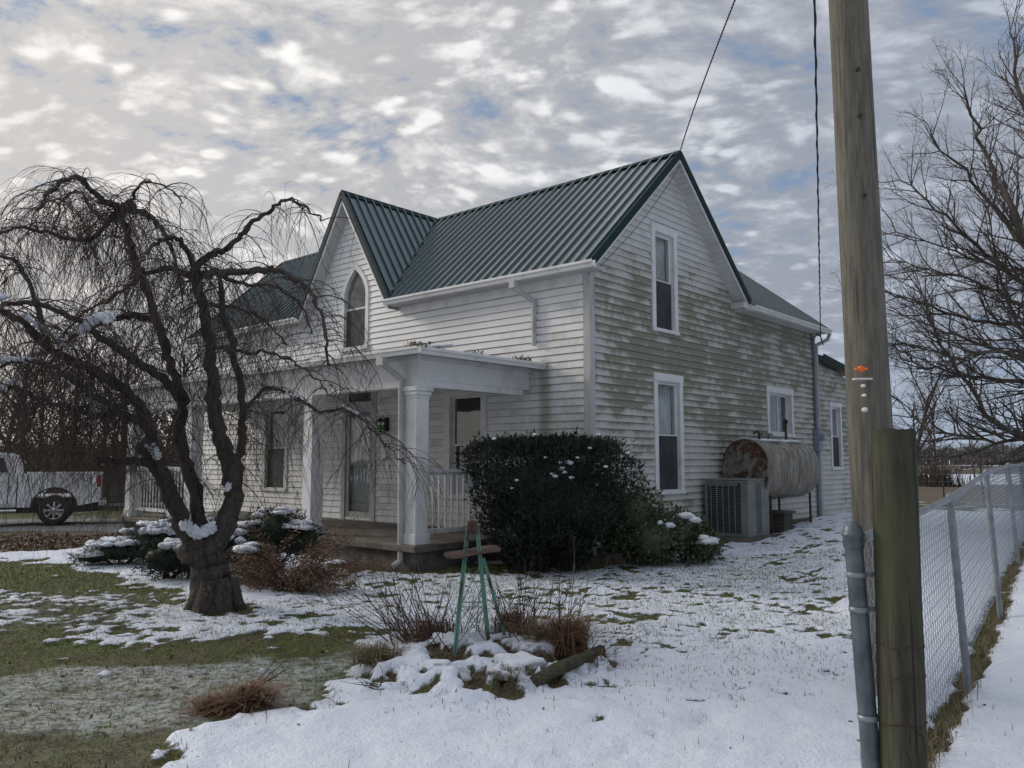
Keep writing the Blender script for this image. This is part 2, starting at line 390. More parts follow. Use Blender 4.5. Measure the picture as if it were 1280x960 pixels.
# ------------------------------------------------------------------ ground
def vnoise(x, y, seed=0):
    xi = np.floor(x).astype(np.int64); yi = np.floor(y).astype(np.int64); fx = x-xi; fy = y-yi
    def h(a, b):
        n = (a*374761393+b*668265263+seed*974634777) & 0xffffffff
        n = ((n ^ (n >> 13))*1274126177) & 0xffffffff
        return ((n ^ (n >> 16)) & 0xffffff)/0xffffff
    u = fx*fx*(3-2*fx); v = fy*fy*(3-2*fy)
    return (h(xi, yi)*(1-u)+h(xi+1, yi)*u)*(1-v)+(h(xi, yi+1)*(1-u)+h(xi+1, yi+1)*u)*v
def fbm(x, y, sc_, oct=4, seed=0, g=.55):
    s = 0; a = 1; tot = 0
    for i in range(oct):
        s = s+a*vnoise(x*sc_+i*17.3, y*sc_-i*9.1, seed+i); tot += a; a *= g; sc_ *= 2.03
    return s/tot
def sstep(a, b, x):
    t_ = np.clip((x-a)/(b-a), 0, 1); return t_*t_*(3-2*t_)
def base_h(x, y):
    x = np.asarray(x, float); y = np.asarray(y, float)
    a = .25*sstep(12.5, 20, y)*sstep(.5, 4.5, x); b = .27*sstep(3.0, 6.5, x)*sstep(4.5, 8, y)
    return np.maximum(a, b)*(1-sstep(22, 42, y))-.15*sstep(14, 22, y)*sstep(-6, -10, x)-.35*sstep(30, 70, y)
def gz(x, y): return float(base_h(x, y))
RC = (-.22, 6.62)                                   # centre of the round bed
FENCE = [Vector((1.465, 3.50, 0)), Vector((3.11, 5.9, 0)), Vector((4.58, 8.0, 0)), Vector((6.35, 10.6, 0)), Vector((8.2, 13.3, 0)), Vector((10.1, 16.1, 0)), Vector((12.0, 18.9, 0))]
def poly_sd(poly, x, y):
    """signed distance, positive inside"""
    P_ = [(p.x, p.y) for p in poly]; d = np.full(x.shape, 1e9); ins = np.zeros(x.shape, bool)
    for i in range(len(P_)):
        ax, ay = P_[i]; bx, by = P_[(i+1) % len(P_)]
        ex, ey = bx-ax, by-ay; wx, wy = x-ax, y-ay
        t_ = np.clip((wx*ex+wy*ey)/(ex*ex+ey*ey+1e-12), 0, 1)
        d = np.minimum(d, np.hypot(wx-ex*t_, wy-ey*t_))
        c1 = (ay <= y) != (by <= y)
        xs_ = ax+(y-ay)/(by-ay+1e-12)*(bx-ax); ins ^= c1 & (x < xs_)
    return np.where(ins, d, -d)
REG = [ # polygon traced on the ground, snow, brown, crust, softness
    ([(300, 752), (470, 775), (760, 785), (1068, 790), (1075, 850), (900, 868), (780, 880), (700, 900), (560, 900), (500, 850), (470, 800)], .80, .3, 0, 1.0),
    ([(-500, 686), (60, 700), (150, 716), (230, 745), (250, 765), (430, 768), (470, 792), (452, 815), (440, 850), (350, 885), (200, 950), (120, 1000), (-700, 1000)], .15, .25, 0, .5),
    ([(-60, 735), (200, 742), (240, 765), (120, 785), (-60, 790)], .42, .3, .25, .5),
    ([(60, 800), (140, 778), (250, 758), (420, 762), (450, 783), (300, 800)], .70, .2, 0, .5),
    ([(-200, 880), (80, 832), (240, 826), (455, 812), (445, 846), (345, 882), (240, 908), (120, 902), (-200, 930)], .14, .35, 1, .25),
    ([(-300, 945), (90, 912), (240, 912), (150, 975), (-300, 1000)], .12, .5, .1, .2),
    ([(60, 690), (120, 680), (260, 680), (330, 735), (250, 752), (150, 722)], .80, .1, 0, .5),
    ([(300, 716), (430, 705), (640, 712), (780, 705), (900, 686), (1058, 645), (1070, 760), (1068, 800), (760, 790), (470, 775), (330, 752)], .655, .35, 0, .9),
    ([(-2600, 664), (60, 656), (170, 655), (190, 668), (120, 678), (60, 690), (-2600, 690)], .0, 1, 0, .5),
    ([(-2600, 640), (60, 641), (170, 641), (168, 656), (60, 660), (-2600, 668)], .10, .6, 0, .5),
    ([(585, 706), (700, 702), (790, 690), (900, 676), (905, 684), (800, 700), (740, 712), (610, 716)], .0, .9, 0, .25),
    ([(960, 668), (1012, 650), (1058, 633), (1062, 642), (1015, 662), (965, 680)], .0, .8, 0, .25),
    ([(395, 704), (500, 716), (640, 716), (640, 706), (500, 700)], .1, .9, 0, .2),
    ([(255, 765), (300, 770), (310, 752), (245, 752)], .2, .9, 0, .2),
]
GRAVEL = [gpx(-2600, 641), gpx(175, 641), gpx(172, 655), gpx(-2600, 662)]
def fields(x, y):
    j = (fbm(x, y, 1.6, 3, 3)-.5)*.9+(fbm(x, y, 6.5, 3, 41)-.5)*.55; j2 = (fbm(x, y, 1.6, 3, 11)-.5)*.9+(fbm(x, y, 6.5, 3, 43)-.5)*.55
    S = np.ones(x.shape)*.99; B = np.zeros(x.shape)+.3; C = np.zeros(x.shape)
    for poly, s, b, c_, soft in REG:
        pw = [gpx(*p) for p in poly]
        k = sstep(-soft*.5, soft*.5, poly_sd(pw, x+j*soft*2.2, y+j2*soft*2.2))
        S = S*(1-k)+s*k; B = B*(1-k)+b*k; C = C*(1-k)+c_*k
    # dead grass strip along the chain link fence
    d = np.full(x.shape, 1e9)
    for a, b_ in zip(FENCE, FENCE[1:]):
        ex, ey = b_.x-a.x, b_.y-a.y; t_ = np.clip(((x-a.x)*ex+(y-a.y)*ey)/(ex*ex+ey*ey), 0, 1)
        d = np.minimum(d, np.hypot(x-a.x-ex*t_, y-a.y-ey*t_))
    k = 1-sstep(.03, .11, d+(fbm(x, y, 5, 2, 9)-.5)*.14); S = S*(1-k)+.02*k; B = B*(1-k)+.75*k
    # far land: grass beyond the drive, stubble field and snowy fields on the right
    far = sstep(23.5, 25, y)*sstep(-4, -6, x); S = S*(1-far)+.25*far; B = B*(1-far)+.2*far
    fr = sstep(25, 30, y)*sstep(-10, 5, x)*(1-sstep(64, 70, y)); S = S*(1-fr)+.12*fr; B = B*(1-fr)+.85*fr
    g1 = sstep(20, 24, y)*(1-sstep(27, 30, y))*sstep(6, 9, x); S = S*(1-g1)+.35*g1; B = B*(1-g1)+.1*g1
    fs = sstep(66, 72, y); S = S*(1-fs)+(.45+.5*(vnoise(y*.02+3, x*.002, 4) > .45))*fs; B = B*(1-fs)+.9*fs
    # under the shrubs by the porch
    rb = np.hypot(x-RC[0], y-RC[1]); bk = 1-sstep(.6, 1.0, rb+(fbm(x, y, 2.5, 3, 77)-.5)*.5); hole_ = 1-sstep(.44, .54, fbm(x, y, 4.2, 3, 55)); S = S*(1-bk*hole_*.9); B = np.maximum(B, 1.5*bk*hole_)
    G = sstep(-.3, .3, poly_sd(GRAVEL, x+j*.6, y+j2*.6))
    n = fbm(x, y, 2.2, 5, 21, .62); n2 = fbm(x, y, 9, 3, 5)
    cov = sstep(.40, .60, S*1.05+(n-.5)*.95+(n2-.5)*.95)
    cov = np.where(S > .97, np.maximum(cov, sstep(.25, .45, S+(n-.5)*.6)), cov)
    crust = np.clip(C*sstep(.25, .62, n*.7+n2*.3+.12), 0, 1)
    thin = 1-sstep(.70, .95, S); cov = cov*(1-.40*thin*np.clip(.35+n, 0, 1))
    return cov, np.clip(B+(fbm(x, y, 1.3, 3, 31)-.5)*.9, 0, 1), crust, G, S
def axis(segs):
    out = [segs[0][0]]
    for a, b, st in segs:
        n = max(1, int(round((b-a)/st))); out += [a+(b-a)*i/n for i in range(1, n+1)]
    return np.array(out)
def geo(a, b, r0): # outward geometric steps
    out = []; x = a; s = r0
    while x < b: x += s; s *= 1.16; out.append(x)
    return out
xs = axis([(-15, -6.5, .13), (-6.5, 5, .045), (5, 10, .1)]); ys = axis([(2.2, 10, .04), (10, 15, .07), (15, 26, .15)])
xs = np.concatenate([-15-np.array(geo(0, 1500, .25))[::-1], xs, 10+np.array(geo(0, 1500, .2))])
ys = np.concatenate([2.2-np.array(geo(0, 60, .15))[::-1], ys, 26+np.array(geo(0, 1900, .3))])
XX, YY = np.meshgrid(xs, ys); X_, Y_ = XX.ravel(), YY.ravel()
cov, brn, crust, grav, Sraw = fields(X_, Y_)
near = 1-sstep(30, 60, np.hypot(X_, Y_))
HH = base_h(X_, Y_)
HH += near*((fbm(X_, Y_, .9, 3, 2)-.5)*.07)+near*cov*(.018+.045*fbm(X_, Y_, 2.6, 3, 8)+.022*fbm(X_, Y_, 10, 2, 6))
HH += near*(1-cov)*(fbm(X_, Y_, 8, 3, 13)-.5)*.035+near*crust*.012
rr = np.hypot(X_-RC[0], Y_-RC[1]); bedk = 1-sstep(.62, 1.08, rr+(fbm(X_, Y_, 2.5, 3, 77)-.5)*.5); HH += bedk*(.10+.11*(sstep(.38, .62, fbm(X_, Y_, 4.2, 3, 55))-.4)+.05*(fbm(X_, Y_, 12, 2, 56)-.5))
# low footprints / dents in the clean snow
for i in range(90):
    fx, fy = rng.uniform(-1.5, 4.4), rng.uniform(3.9, 12); an = rng.uniform(0, 3.1); u_ = (X_-fx)*math.cos(an)+(Y_-fy)*math.sin(an); v_ = -(X_-fx)*math.sin(an)+(Y_-fy)*math.cos(an); q = np.hypot(u_/rng.uniform(.04, .09), v_/rng.uniform(.08, .18)); HH -= rng.uniform(.012, .034)*np.exp(-q*q)*cov
HH = HH-.035
HH = np.where(np.hypot(X_, Y_) > 400, HH-.0, HH)
nx, ny = len(xs), len(ys)
idx = np.arange(nx*ny).reshape(ny, nx)
faces = np.stack([idx[:-1, :-1].ravel(), idx[:-1, 1:].ravel(), idx[1:, 1:].ravel(), idx[1:, :-1].ravel()], 1)
me = bpy.data.meshes.new('ground'); me.vertices.add(nx*ny); me.vertices.foreach_set('co', np.stack([X_, Y_, HH], 1).ravel())
me.loops.add(faces.size); me.loops.foreach_set('vertex_index', faces.ravel()); me.polygons.add(len(faces))
me.polygons.foreach_set('loop_start', np.arange(len(faces))*4); me.polygons.foreach_set('use_smooth', np.ones(len(faces), bool)); me.update()
ca = me.color_attributes.new('cover', 'FLOAT_COLOR', 'POINT')
ca.data.foreach_set('color', np.stack([cov, brn, crust, grav], 1).astype(np.float32).ravel())
def ground_fn(t, b):
    at_ = t.add('ShaderNodeAttribute', attribute_name='cover'); s = t.add('ShaderNodeSeparateColor', {0: at_.outputs['Color']})
    P_ = t.add('ShaderNodeNewGeometry').outputs['Position']
    n1 = t.noise(P_, 14, 5, .65); n2 = t.noise(P_, 45, 4, .7); n3 = t.noise(P_, 2.5, 4, .6)
    green = t.mix(t.ss(n1, .35, .65), (.055, .088, .012), (.125, .155, .028))
    green = t.mix(t.ss(n3, .45, .7), green, (.11, .085, .045)); green = t.mix(t.ss(n2, .42, .62), t.mix(.6, green, (.012, .014, .006)), green)
    brown = t.mix(t.ss(n2, .35, .65), (.055, .037, .023), (.145, .105, .065))
    soil = t.mix(s.outputs[1], green, brown)
    gravel = t.mix(t.ss(n2, .35, .65), (.12, .12, .12), (.27, .27, .27))
    soil = t.mix(at_.outputs['Alpha'], soil, gravel)
    cr = t.math('MULTIPLY', s.outputs[2], t.ss(t.math('ADD', t.math('MULTIPLY', n1, .6), t.math('MULTIPLY', n2, .4)), .38, .60))
    soil = t.mix(t.math('MULTIPLY', cr, .8), soil, (.46, .49, .48))
    f = t.ss(t.math('ADD', s.outputs[0], t.math('ADD', t.math('MULTIPLY', t.math('SUBTRACT', n1, .5), .7), t.math('MULTIPLY', t.math('SUBTRACT', n2, .5), .6))), .35, .62)
    snow = t.mix(t.ss(n3, .3, .7), (.71, .76, .86), (.78, .82, .90))
    t.set(b.inputs['Base Color'], t.mix(f, soil, snow)); t.set(b.inputs['Roughness'], t.mix(f, .9, .55, 'FLOAT'))
    h = t.math('ADD', t.math('MULTIPLY', n1, .6), t.math('MULTIPLY', n2, .3)); h = t.math('ADD', h, t.math('MULTIPLY', f, .25))
    bump(t, b, h, .045, .9)
me.materials.append(mat('snowy_lawn', fn=ground_fn))
go = bpy.data.objects.new('ground', me); col.objects.link(go); tag(go, kind='structure')

def cards(mb, P0, L, W, m=0, lean=.4, bend=.3, az=None, el=None):
    """grass-like blades: arrays of roots"""
    n = len(P0); a = rng.uniform(0, 2*np.pi, n) if az is None else az
    ln = np.abs(rng.normal(0, lean, n)) if el is None else el
    dx, dy = np.cos(a)*np.sin(ln), np.sin(a)*np.sin(ln); dz = np.cos(ln)
    sa = a+np.pi/2; sx, sy = np.cos(sa), np.sin(sa)
    base = len(mb.v)
    A = P0-np.stack([sx, sy, 0*sx], 1)*W[:, None]/2; B = P0+np.stack([sx, sy, 0*sx], 1)*W[:, None]/2
    mid = P0+np.stack([dx, dy, dz], 1)*L[:, None]*.55
    tip = mid+np.stack([dx*(1+bend*3), dy*(1+bend*3), dz*(1-bend)], 1)*L[:, None]*.5
    Cm = mid+np.stack([sx, sy, 0*sx], 1)*W[:, None]*.4; Dm = mid-np.stack([sx, sy, 0*sx], 1)*W[:, None]*.4
    V = np.stack([A, B, Cm, Dm, tip], 1).reshape(-1, 3)
    mb.v.extend(map(tuple, V))
    for i in range(n):
        q = base+i*5; mb.f.append((q, q+1, q+2, q+3)); mb.f.append((q+3, q+2, q+4))
    mb.m.extend([m]*(2*n)); mb.sm.extend([False]*(2*n))
# interpolate ground height
def hgt(x, y):
    x = np.atleast_1d(np.asarray(x, float)); y = np.atleast_1d(np.asarray(y, float))
    i = np.clip(np.searchsorted(xs, x)-1, 0, nx-2); j = np.clip(np.searchsorted(ys, y)-1, 0, ny-2)
    u = (x-xs[i])/(xs[i+1]-xs[i]); v = (y-ys[j])/(ys[j+1]-ys[j]); Hm = HH.reshape(ny, nx)
    return (Hm[j, i]*(1-u)+Hm[j, i+1]*u)*(1-v)+(Hm[j+1, i]*(1-u)+Hm[j+1, i+1]*u)*v
def H1(x, y): return float(hgt(x, y)[0])
def scatter(n, x0, x1, y0, y1, f):
    x = rng.uniform(x0, x1, n); y = rng.uniform(y0, y1, n)
    c, b, cr, g, S = fields(x, y); k = f(c, b, cr, g, S, x, y) > rng.uniform(0, 1, n)
    return x[k], y[k], b[k]

# ------------------------------------------------------------------ the house
H, ZE, OVH = 7.35, 4.80, .30
XR, W1 = 2.5, 5.0                    # ridge line and depth of the front range (local x)
S1 = (H-ZE)/(XR+OVH); S1B = (H-4.93)/(XR+OVH)
LEN, UC = 12.5, 6.3
CW = S1*(XR+OVH)/1.62; S2 = 1.62      # half width of the cross gable at the eave line, and its pitch
ELL = 9.4; EZ = 4.86; ES = .77
house = empty('farmhouse', HO, HROT, 'long white clapboard farmhouse with green metal roof and mildewed gable end', 'house')
Gf = lambda s, z, o: (s, -o, z)       # gable side wall plane
Ff = lambda s, z, o: (-o, s, z)       # front wall plane
LAP = .125
def siding(mb, T, zlo, zhi, outline, holes, m=0, flip=False):
    """outline(z)->(s0,s1); holes: list of (z0,z1,fn(z)->(a,b))"""
    k = math.floor(zlo/LAP); z0 = k*LAP
    while z0 < zhi-1e-6:
        z1 = z0+LAP; cuts = {max(z0, zlo), min(z1, zhi)}
        for a, b, fn in holes:
            for q in (a, b):
                if z0 < q < z1: cuts.add(q)
        cuts = sorted(c for c in cuts if zlo-1e-9 <= c <= zhi+1e-9)
        if len(cuts) > 1 and cuts[-1]-cuts[0] < 1e-5: break
        for c0, c1 in zip(cuts, cuts[1:]):
            o0 = .0215*(z1-c0)/LAP; o1 = .0215*(z1-c1)/LAP
            mid = (c0+c1)/2; a0, b0 = outline(c0+1e-5); a1, b1 = outline(c1-1e-5)
            hs = sorted([(fn(c0), fn(c1)) for a, b, fn in holes if a <= mid <= b], key=lambda h: h[0][0])
            edges0 = [a0]; edges1 = [a1]
            for h0, h1 in hs: edges0 += [h0[0], h0[1]]; edges1 += [h1[0], h1[1]]
            edges0.append(b0); edges1.append(b1)
            for i in range(0, len(edges0), 2):
                if edges0[i+1]-edges0[i] < .002 and edges1[i+1]-edges1[i] < .002: continue
                p = [T(edges0[i], c0, o0), T(edges0[i+1], c0, o0), T(edges1[i+1], c1, o1), T(edges1[i], c1, o1)]
                mb.add(p, [(0, 1, 2, 3) if not flip else (3, 2, 1, 0)], m)
                if abs(c0-z0) < 1e-5:
                    p = [T(edges0[i], c0, 0), T(edges0[i+1], c0, 0), T(edges0[i+1], c0, o0), T(edges0[i], c0, o0)]
                    mb.add(p, [(0, 1, 2, 3) if not flip else (3, 2, 1, 0)], m)
        z0 = z1
rect = lambda a, b: (lambda z: (a, b))
def tbox(mb, T, s0, s1, z0, z1, o0, o1, m=0):
    vs = [T(s, z, o) for o in (o0, o1) for z in (z0, z1) for s in (s0, s1)]
    mb.add(vs, [(0, 1, 3, 2), (4, 6, 7, 5), (0, 4, 5, 1), (1, 5, 7, 3), (3, 7, 6, 2), (2, 6, 4, 0)], m)

# windows: (name, transform, s0, s1, z0, z1) are the clear openings
UPW = (2.02, 2.68, 4.00, 5.80); LOW = (2.03, 2.80, 1.05, 3.04); UTL = (6.72, 7.92, 2.20, 3.12); LNW = (10.42, 11.02, 1.42, 2.98)
FRW = (2.42, 3.22, .95, 2.80); FLW = (8.66, 9.46, .95, 2.80); UC_W = 6.14
ARW = (5.78, 6.50, 4.00, 5.10)        # arched window: rectangular part; the point rises to 5.72
DOOR = (5.50, 6.38, .42, 2.74); TRN = (5.56, 6.32, 2.82, 3.02)
def arch_hw(z):
    c, hw = (ARW[0]+ARW[1])/2, (ARW[1]-ARW[0])/2; k = (z-ARW[3])/(5.68-ARW[3]); k = min(max(k, 0), 1)
    q = hw*(1-k**1.9); return (c-q, c+q)
def hole(w): return (w[2], w[3], rect(w[0], w[1]))
def gab_out(z):
    if z <= ZE-.05: return (0, ELL)
    return (max(0, (z-(H-S1*XR))/S1)-.0, 0)
HIN = H-.10                            # underside of the roof at the ridge
def out_side(z):
    a = 0 if z < HIN-S1*XR else XR-(HIN-z)/S1
    b = ELL if z < EZ-.06 else min(ELL, XR+(HIN-z)/S1B)
    return (a, max(a, b))
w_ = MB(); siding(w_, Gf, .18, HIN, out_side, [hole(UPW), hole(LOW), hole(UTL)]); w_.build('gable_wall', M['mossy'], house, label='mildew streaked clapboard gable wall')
HC = H-.12
def out_front(z):
    top = HIN-S1*XR
    if z < top: return (0, LEN)
    return (UC-(HC-z)/S2, UC+(HC-z)/S2)
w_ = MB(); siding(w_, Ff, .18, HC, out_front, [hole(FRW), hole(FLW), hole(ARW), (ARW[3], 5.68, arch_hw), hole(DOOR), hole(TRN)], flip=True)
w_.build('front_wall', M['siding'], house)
w_ = MB()                              # the walls turned away
w_.add([(0, LEN, 0), (5, LEN, 0), (5, LEN, 4.9), (2.5, LEN, 7.2), (0, LEN, 4.75)], [(4, 3, 2, 1, 0)])
w_.add([(5, 4.4, 0), (5, LEN, 0), (5, LEN, 4.9), (5, 4.4, 4.9)], [(0, 1, 2, 3)])
w_.add([(5, 4.4, 0), (ELL, 4.4, 0), (ELL, 4.4, 4.8), (5, 4.4, 4.8)], [(3, 2, 1, 0)])
w_.add([(ELL, 0, 0), (ELL, 4.4, 0), (ELL, 4.4, 4.8), (ELL, 2.2, 6.45), (ELL, 0, 4.8)], [(0, 1, 2, 3, 4)])
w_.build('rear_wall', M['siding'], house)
w_ = MB(); w_.box((-.0, .02, -.1), (ELL, .06, .2)); w_.box((.02, .06, -.1), (.06, LEN, .25)); w_.build('foundation', M['stone'], house)
# corner boards and frieze
c_ = MB()
c_.box((-.035, -.035, .1), (-.0215, .10, ZE-.18)); c_.box((-.0215, -.035, .1), (.10, -.0215, ZE-.05)); c_.build('corner_board', M['trimgrey'], house); c_ = MB()
c_.box((ELL-.09, -.033, .15), (ELL+.02, -.0215, EZ-.1))
c_.build('corner_board', M['trimgrey'], house)
c_ = MB(); c_.box((-.05, .10, ZE-.30), (-.022, UC-CW-.1, ZE-.12)); c_.build('frieze_board', M['trim'], house); c_ = MB(); c_.box((-.05, UC+CW+.1, ZE-.30), (-.022, LEN, ZE-.12)); c_.build('frieze_board', M['trim'], house)

def ribbed(mb, T, poly, pitch=.229, off=0, th=.028, m=0, rw=.025, rh=.042, minor=True):
    """T(a,b,n)->3D: a along the eave, b up the slope, n out; poly in (a,b), convex"""
    n = len(poly)
    mb.add([T(a, b, 0) for a, b in poly]+[T(a, b, -th) for a, b in poly], [tuple(range(n)), tuple(range(2*n-1, n-1, -1))]+[(i, n+i, n+(i+1) % n, (i+1) % n) for i in range(n)], m)
    amin = min(p[0] for p in poly); amax = max(p[0] for p in poly); a = amin+off+pitch*.5
    def span(a):
        bs = []
        for i in range(n):
            p, q = poly[i], poly[(i+1) % n]
            if (p[0]-a)*(q[0]-a) < 0: bs.append(p[1]+(a-p[0])/(q[0]-p[0])*(q[1]-p[1]))
        return (min(bs), max(bs)) if len(bs) >= 2 else None
    while a < amax:
        for da, ww, hh in ((0, rw, rh),)+(((pitch/3, .012, .006), (2*pitch/3, .012, .006)) if minor and 0 else ()):
            s = span(a+da)
            if s and s[1]-s[0] > .05:
                b0, b1 = s; q = a+da
                vs = [T(q+x, b, h_) for b in (b0+.003, b1-.003) for x, h_ in ((-ww, -.002), (-ww*.45, hh), (ww*.45, hh), (ww, -.002))]
                mb.add(vs, [(0, 4, 5, 1), (1, 5, 6, 2), (2, 6, 7, 3), (0, 1, 2, 3), (7, 6, 5, 4)], m)
        a += pitch
def slopeT(O_, A, B):
    O_ = Vector(O_); A = Vector(A).normalized(); B = Vector(B).normalized(); Nn = A.cross(B).normalized()
    if Nn.z < 0: Nn = -Nn
    return lambda a, b, n: tuple(O_+A*a+B*b+Nn*n)
rf = MB()
sl = math.hypot(XR+OVH, S1*(XR+OVH))   # slope length
T1 = slopeT((-OVH, -OVH, H-S1*(XR+OVH)), (0, 1, 0), (XR+OVH, 0, S1*(XR+OVH)))
ribbed(rf, T1, [(0, 0), (UC-CW+OVH, 0), (UC+OVH, sl), (0, sl)])
ribbed(rf, T1, [(UC+CW+OVH, 0), (LEN+2*OVH, 0), (LEN+2*OVH, sl), (UC+OVH, sl)])
slb = math.hypot(XR+OVH, S1B*(XR+OVH))
T2 = slopeT((W1+OVH, -OVH, H-S1B*(XR+OVH)), (0, 1, 0), (-(XR+OVH), 0, S1B*(XR+OVH)))
ribbed(rf, T2, [(0, 0), (LEN+2*OVH, 0), (LEN+2*OVH, slb), (0, slb)])
# cross gable: the slope seen from the yard and its twin
slc = math.hypot(CW, S2*CW)
for sg in (-1, 1):
    T3 = slopeT((-OVH, UC+sg*CW, H-S2*CW), (1, 0, 0), (0, -sg*CW, S2*CW))
    ribbed(rf, T3, [(0, 0), (0, slc), (XR+OVH, slc)] if sg < 0 else [(0, 0), (XR+OVH, slc), (0, slc)])
# ell
hw = 2.2; sle = math.hypot(hw+OVH, ES*(hw+OVH))
T4 = slopeT((4.0, -OVH, EZ), (1, 0, 0), (0, hw+OVH, ES*(hw+OVH)))
ribbed(rf, T4, [(1.32, 0), (ELL-4+.2, 0), (ELL-4+.2, sle), (0, sle)][:4])
T5 = slopeT((4.0, 2*hw+OVH, EZ), (1, 0, 0), (0, -(hw+OVH), ES*(hw+OVH)))
ribbed(rf, T5, [(0, 0), (ELL-4+.2, 0), (ELL-4+.2, sle), (0, sle)])
T6 = slopeT((ELL, -.25, 4.18), (0, 1, 0), (1, 0, -.11))
ribbed(rf, lambda a, b, n: T6(a, b, n), [(0, .02), (4.4, .02), (4.4, 2.5), (0, 2.5)])
roof = rf.build('roof', M['roof'], house)
rc = MB()                                # ridge and rake trims
def cap(p, q, a0, a1, wd=.13):
    p = Vector(p); q = Vector(q); d = (q-p).normalized()
    for s_, sp in ((1, a0), (-1, a1)):
        n = Vector(sp).normalized()
        mid = n*wd/2; up = Vector((0, 0, .038))
        rc.bar(p+mid+up, q+mid+up, .012, wd, up=tuple(n))
cap((XR, -OVH-.02, H), (XR, LEN+OVH, H), (-1, 0, -S1), (1, 0, -S1B))
cap((-OVH-.02, UC, H), (XR, UC, H), (0, 1, -S2), (0, -1, -S2))
cap((4.2, hw, EZ+ES*(hw+OVH)), (ELL+.2, hw, EZ+ES*(hw+OVH)), (0, 1, -ES), (0, -1, -ES))
e = .02
for y_ in (-OVH-.012, LEN+OVH+.012):
    rc.bar((-OVH, y_, H-S1*(XR+OVH)-.03), (XR, y_, H-.03), .024, .13, up=(0, 1, 0) if 0 else (0, 0, 1))
    rc.bar((W1+OVH, y_, H-S1B*(XR+OVH)-.03), (XR, y_, H-.03), .024, .13)
for sg in (-1, 1): rc.bar((-OVH-.012, UC+sg*CW, H-S2*CW-.03), (-OVH-.012, UC, H-.03), .024, .12)
rc.bar((ELL+.21, -OVH, EZ-.03), (ELL+.21, hw, EZ+ES*(hw+OVH)-.03), .024, .11)
rc.bar((ELL, -.262, 4.165), (ELL+2.5, -.262, 4.165-.275), .024, .11)
for sg in (-1, 1): rc.bar((-OVH, UC+sg*CW, H-S2*CW+.02), (XR, UC, H+.02), .05, .02)
rc.build('roof_trim', M['rooftrim'], roof)
# soffits: boards across the underside of each overhang
sf = MB()
def soffit(p, q, inw, n, th=.05):
    """p->q along the rake (lower to upper), inw = vector towards the wall, length = overhang"""
    p = Vector(p); q = Vector(q); inw = Vector(inw)
    for i in range(n):
        a = p.lerp(q, i/n+.002); b = p.lerp(q, (i+1)/n-.002)
        vs = []
        for dz in (0, -.02 if i % 2 else -.014):
            vs += [a+Vector((0, 0, dz)), b+Vector((0, 0, dz)), b+inw+Vector((0, 0, dz)), a+inw+Vector((0, 0, dz))]
        sf.add([tuple(v) for v in vs], [(0, 1, 2, 3), (7, 6, 5, 4), (0, 4, 5, 1), (1, 5, 6, 2), (2, 6, 7, 3), (3, 7, 4, 0)])
dz = -.13
soffit((-OVH, -OVH, H-S1*(XR+OVH)+dz), (XR, -OVH, H+dz), (0, OVH, 0), 30)
soffit((W1+OVH, -OVH, H-S1B*(XR+OVH)+dz), (XR, -OVH, H+dz), (0, OVH, 0), 30); sf.build('rake_soffit', M['soffit'], house); sf = MB()
for sg in (-1, 1): soffit((-OVH, UC+sg*CW, H-S2*CW+dz-.05), (-OVH, UC, H+dz-.05), (OVH, 0, 0), 22)
sf.build('rake_soffit', M['soffit'], house)
sf = MB()
sf.box((-OVH, -OVH+.0, ZE-.135), (0, UC-CW, ZE-.115)); sf.build('eave_soffit', M['soffit'], house); sf = MB(); sf.box((-OVH, UC+CW, ZE-.135), (0, LEN+OVH, ZE-.115)); sf.build('eave_soffit', M['soffit'], house); sf = MB()
sf.box((W1+.15, -OVH, EZ-.125), (ELL+.2, 0, EZ-.105)); sf.box((W1, -OVH, EZ-.1), (W1+.35, -.0, EZ+.02))
sf.build('eave_soffit', M['soffit'], house)
# white rake fascia boards inside the green trim
fb = MB()
fb.bar((-OVH, -OVH+.012, H-S1*(XR+OVH)-.125), (XR, -OVH+.012, H-.125), .022, .08); fb.bar((W1+OVH, -OVH+.012, H-S1B*(XR+OVH)-.125), (XR, -OVH+.012, H-.125), .022, .08); fb.build('rake_board', M['trim'], house); fb = MB()
for sg in (-1, 1): fb.bar((-OVH+.012, UC+sg*CW, H-S2*CW-.14), (-OVH+.012, UC, H-.14), .022, .12)
fb.build('rake_board', M['trim'], house)
# gutters
def gutter(mb, p, q, out, hgt_=.11, dep_=.11):
    p = Vector(p); q = Vector(q); o = Vector(out)
    prof = [(0, 0), (0, -hgt_), (dep_*.65, -hgt_), (dep_*.8, -hgt_*.55), (dep_, -hgt_*.35), (dep_, 0), (dep_-.012, 0), (dep_-.012, -hgt_*.3), (dep_*.6, -hgt_+.014), (.012, -hgt_+.014), (.012, 0)]
    mb.prism([(a, b) for a, b in prof], lambda a, b: p+o*a+Vector((0, 0, b)), lambda a, b: q+o*a+Vector((0, 0, b)))
g = MB(); gutter(g, (-OVH-.002, UC-CW+.05, ZE-.015), (-OVH-.002, -OVH-.05, ZE-.03), (-1, 0, 0)); g.build('gutter', M['trim'], house, recalc=True)
g = MB(); gutter(g, (-OVH-.002, UC+CW-.05, ZE-.015), (-OVH-.002, LEN+OVH, ZE-.03), (-1, 0, 0)); g.build('gutter', M['trim'], house, recalc=True)
g = MB(); gutter(g, (W1+OVH+.04, -OVH-.002, EZ-.01), (ELL+.25, -OVH-.002, EZ-.03), (0, -1, 0)); g.build('gutter', M['trim'], house, recalc=True)
def pipe(mb, pts, wd=.075, dp=.06):
    for a, b in zip(pts, pts[1:]): mb.tube([a, b], .045, 8)
    for a in pts[1:-1]: lumpy(mb, a, (.046,)*3, amp=0, sub=1)
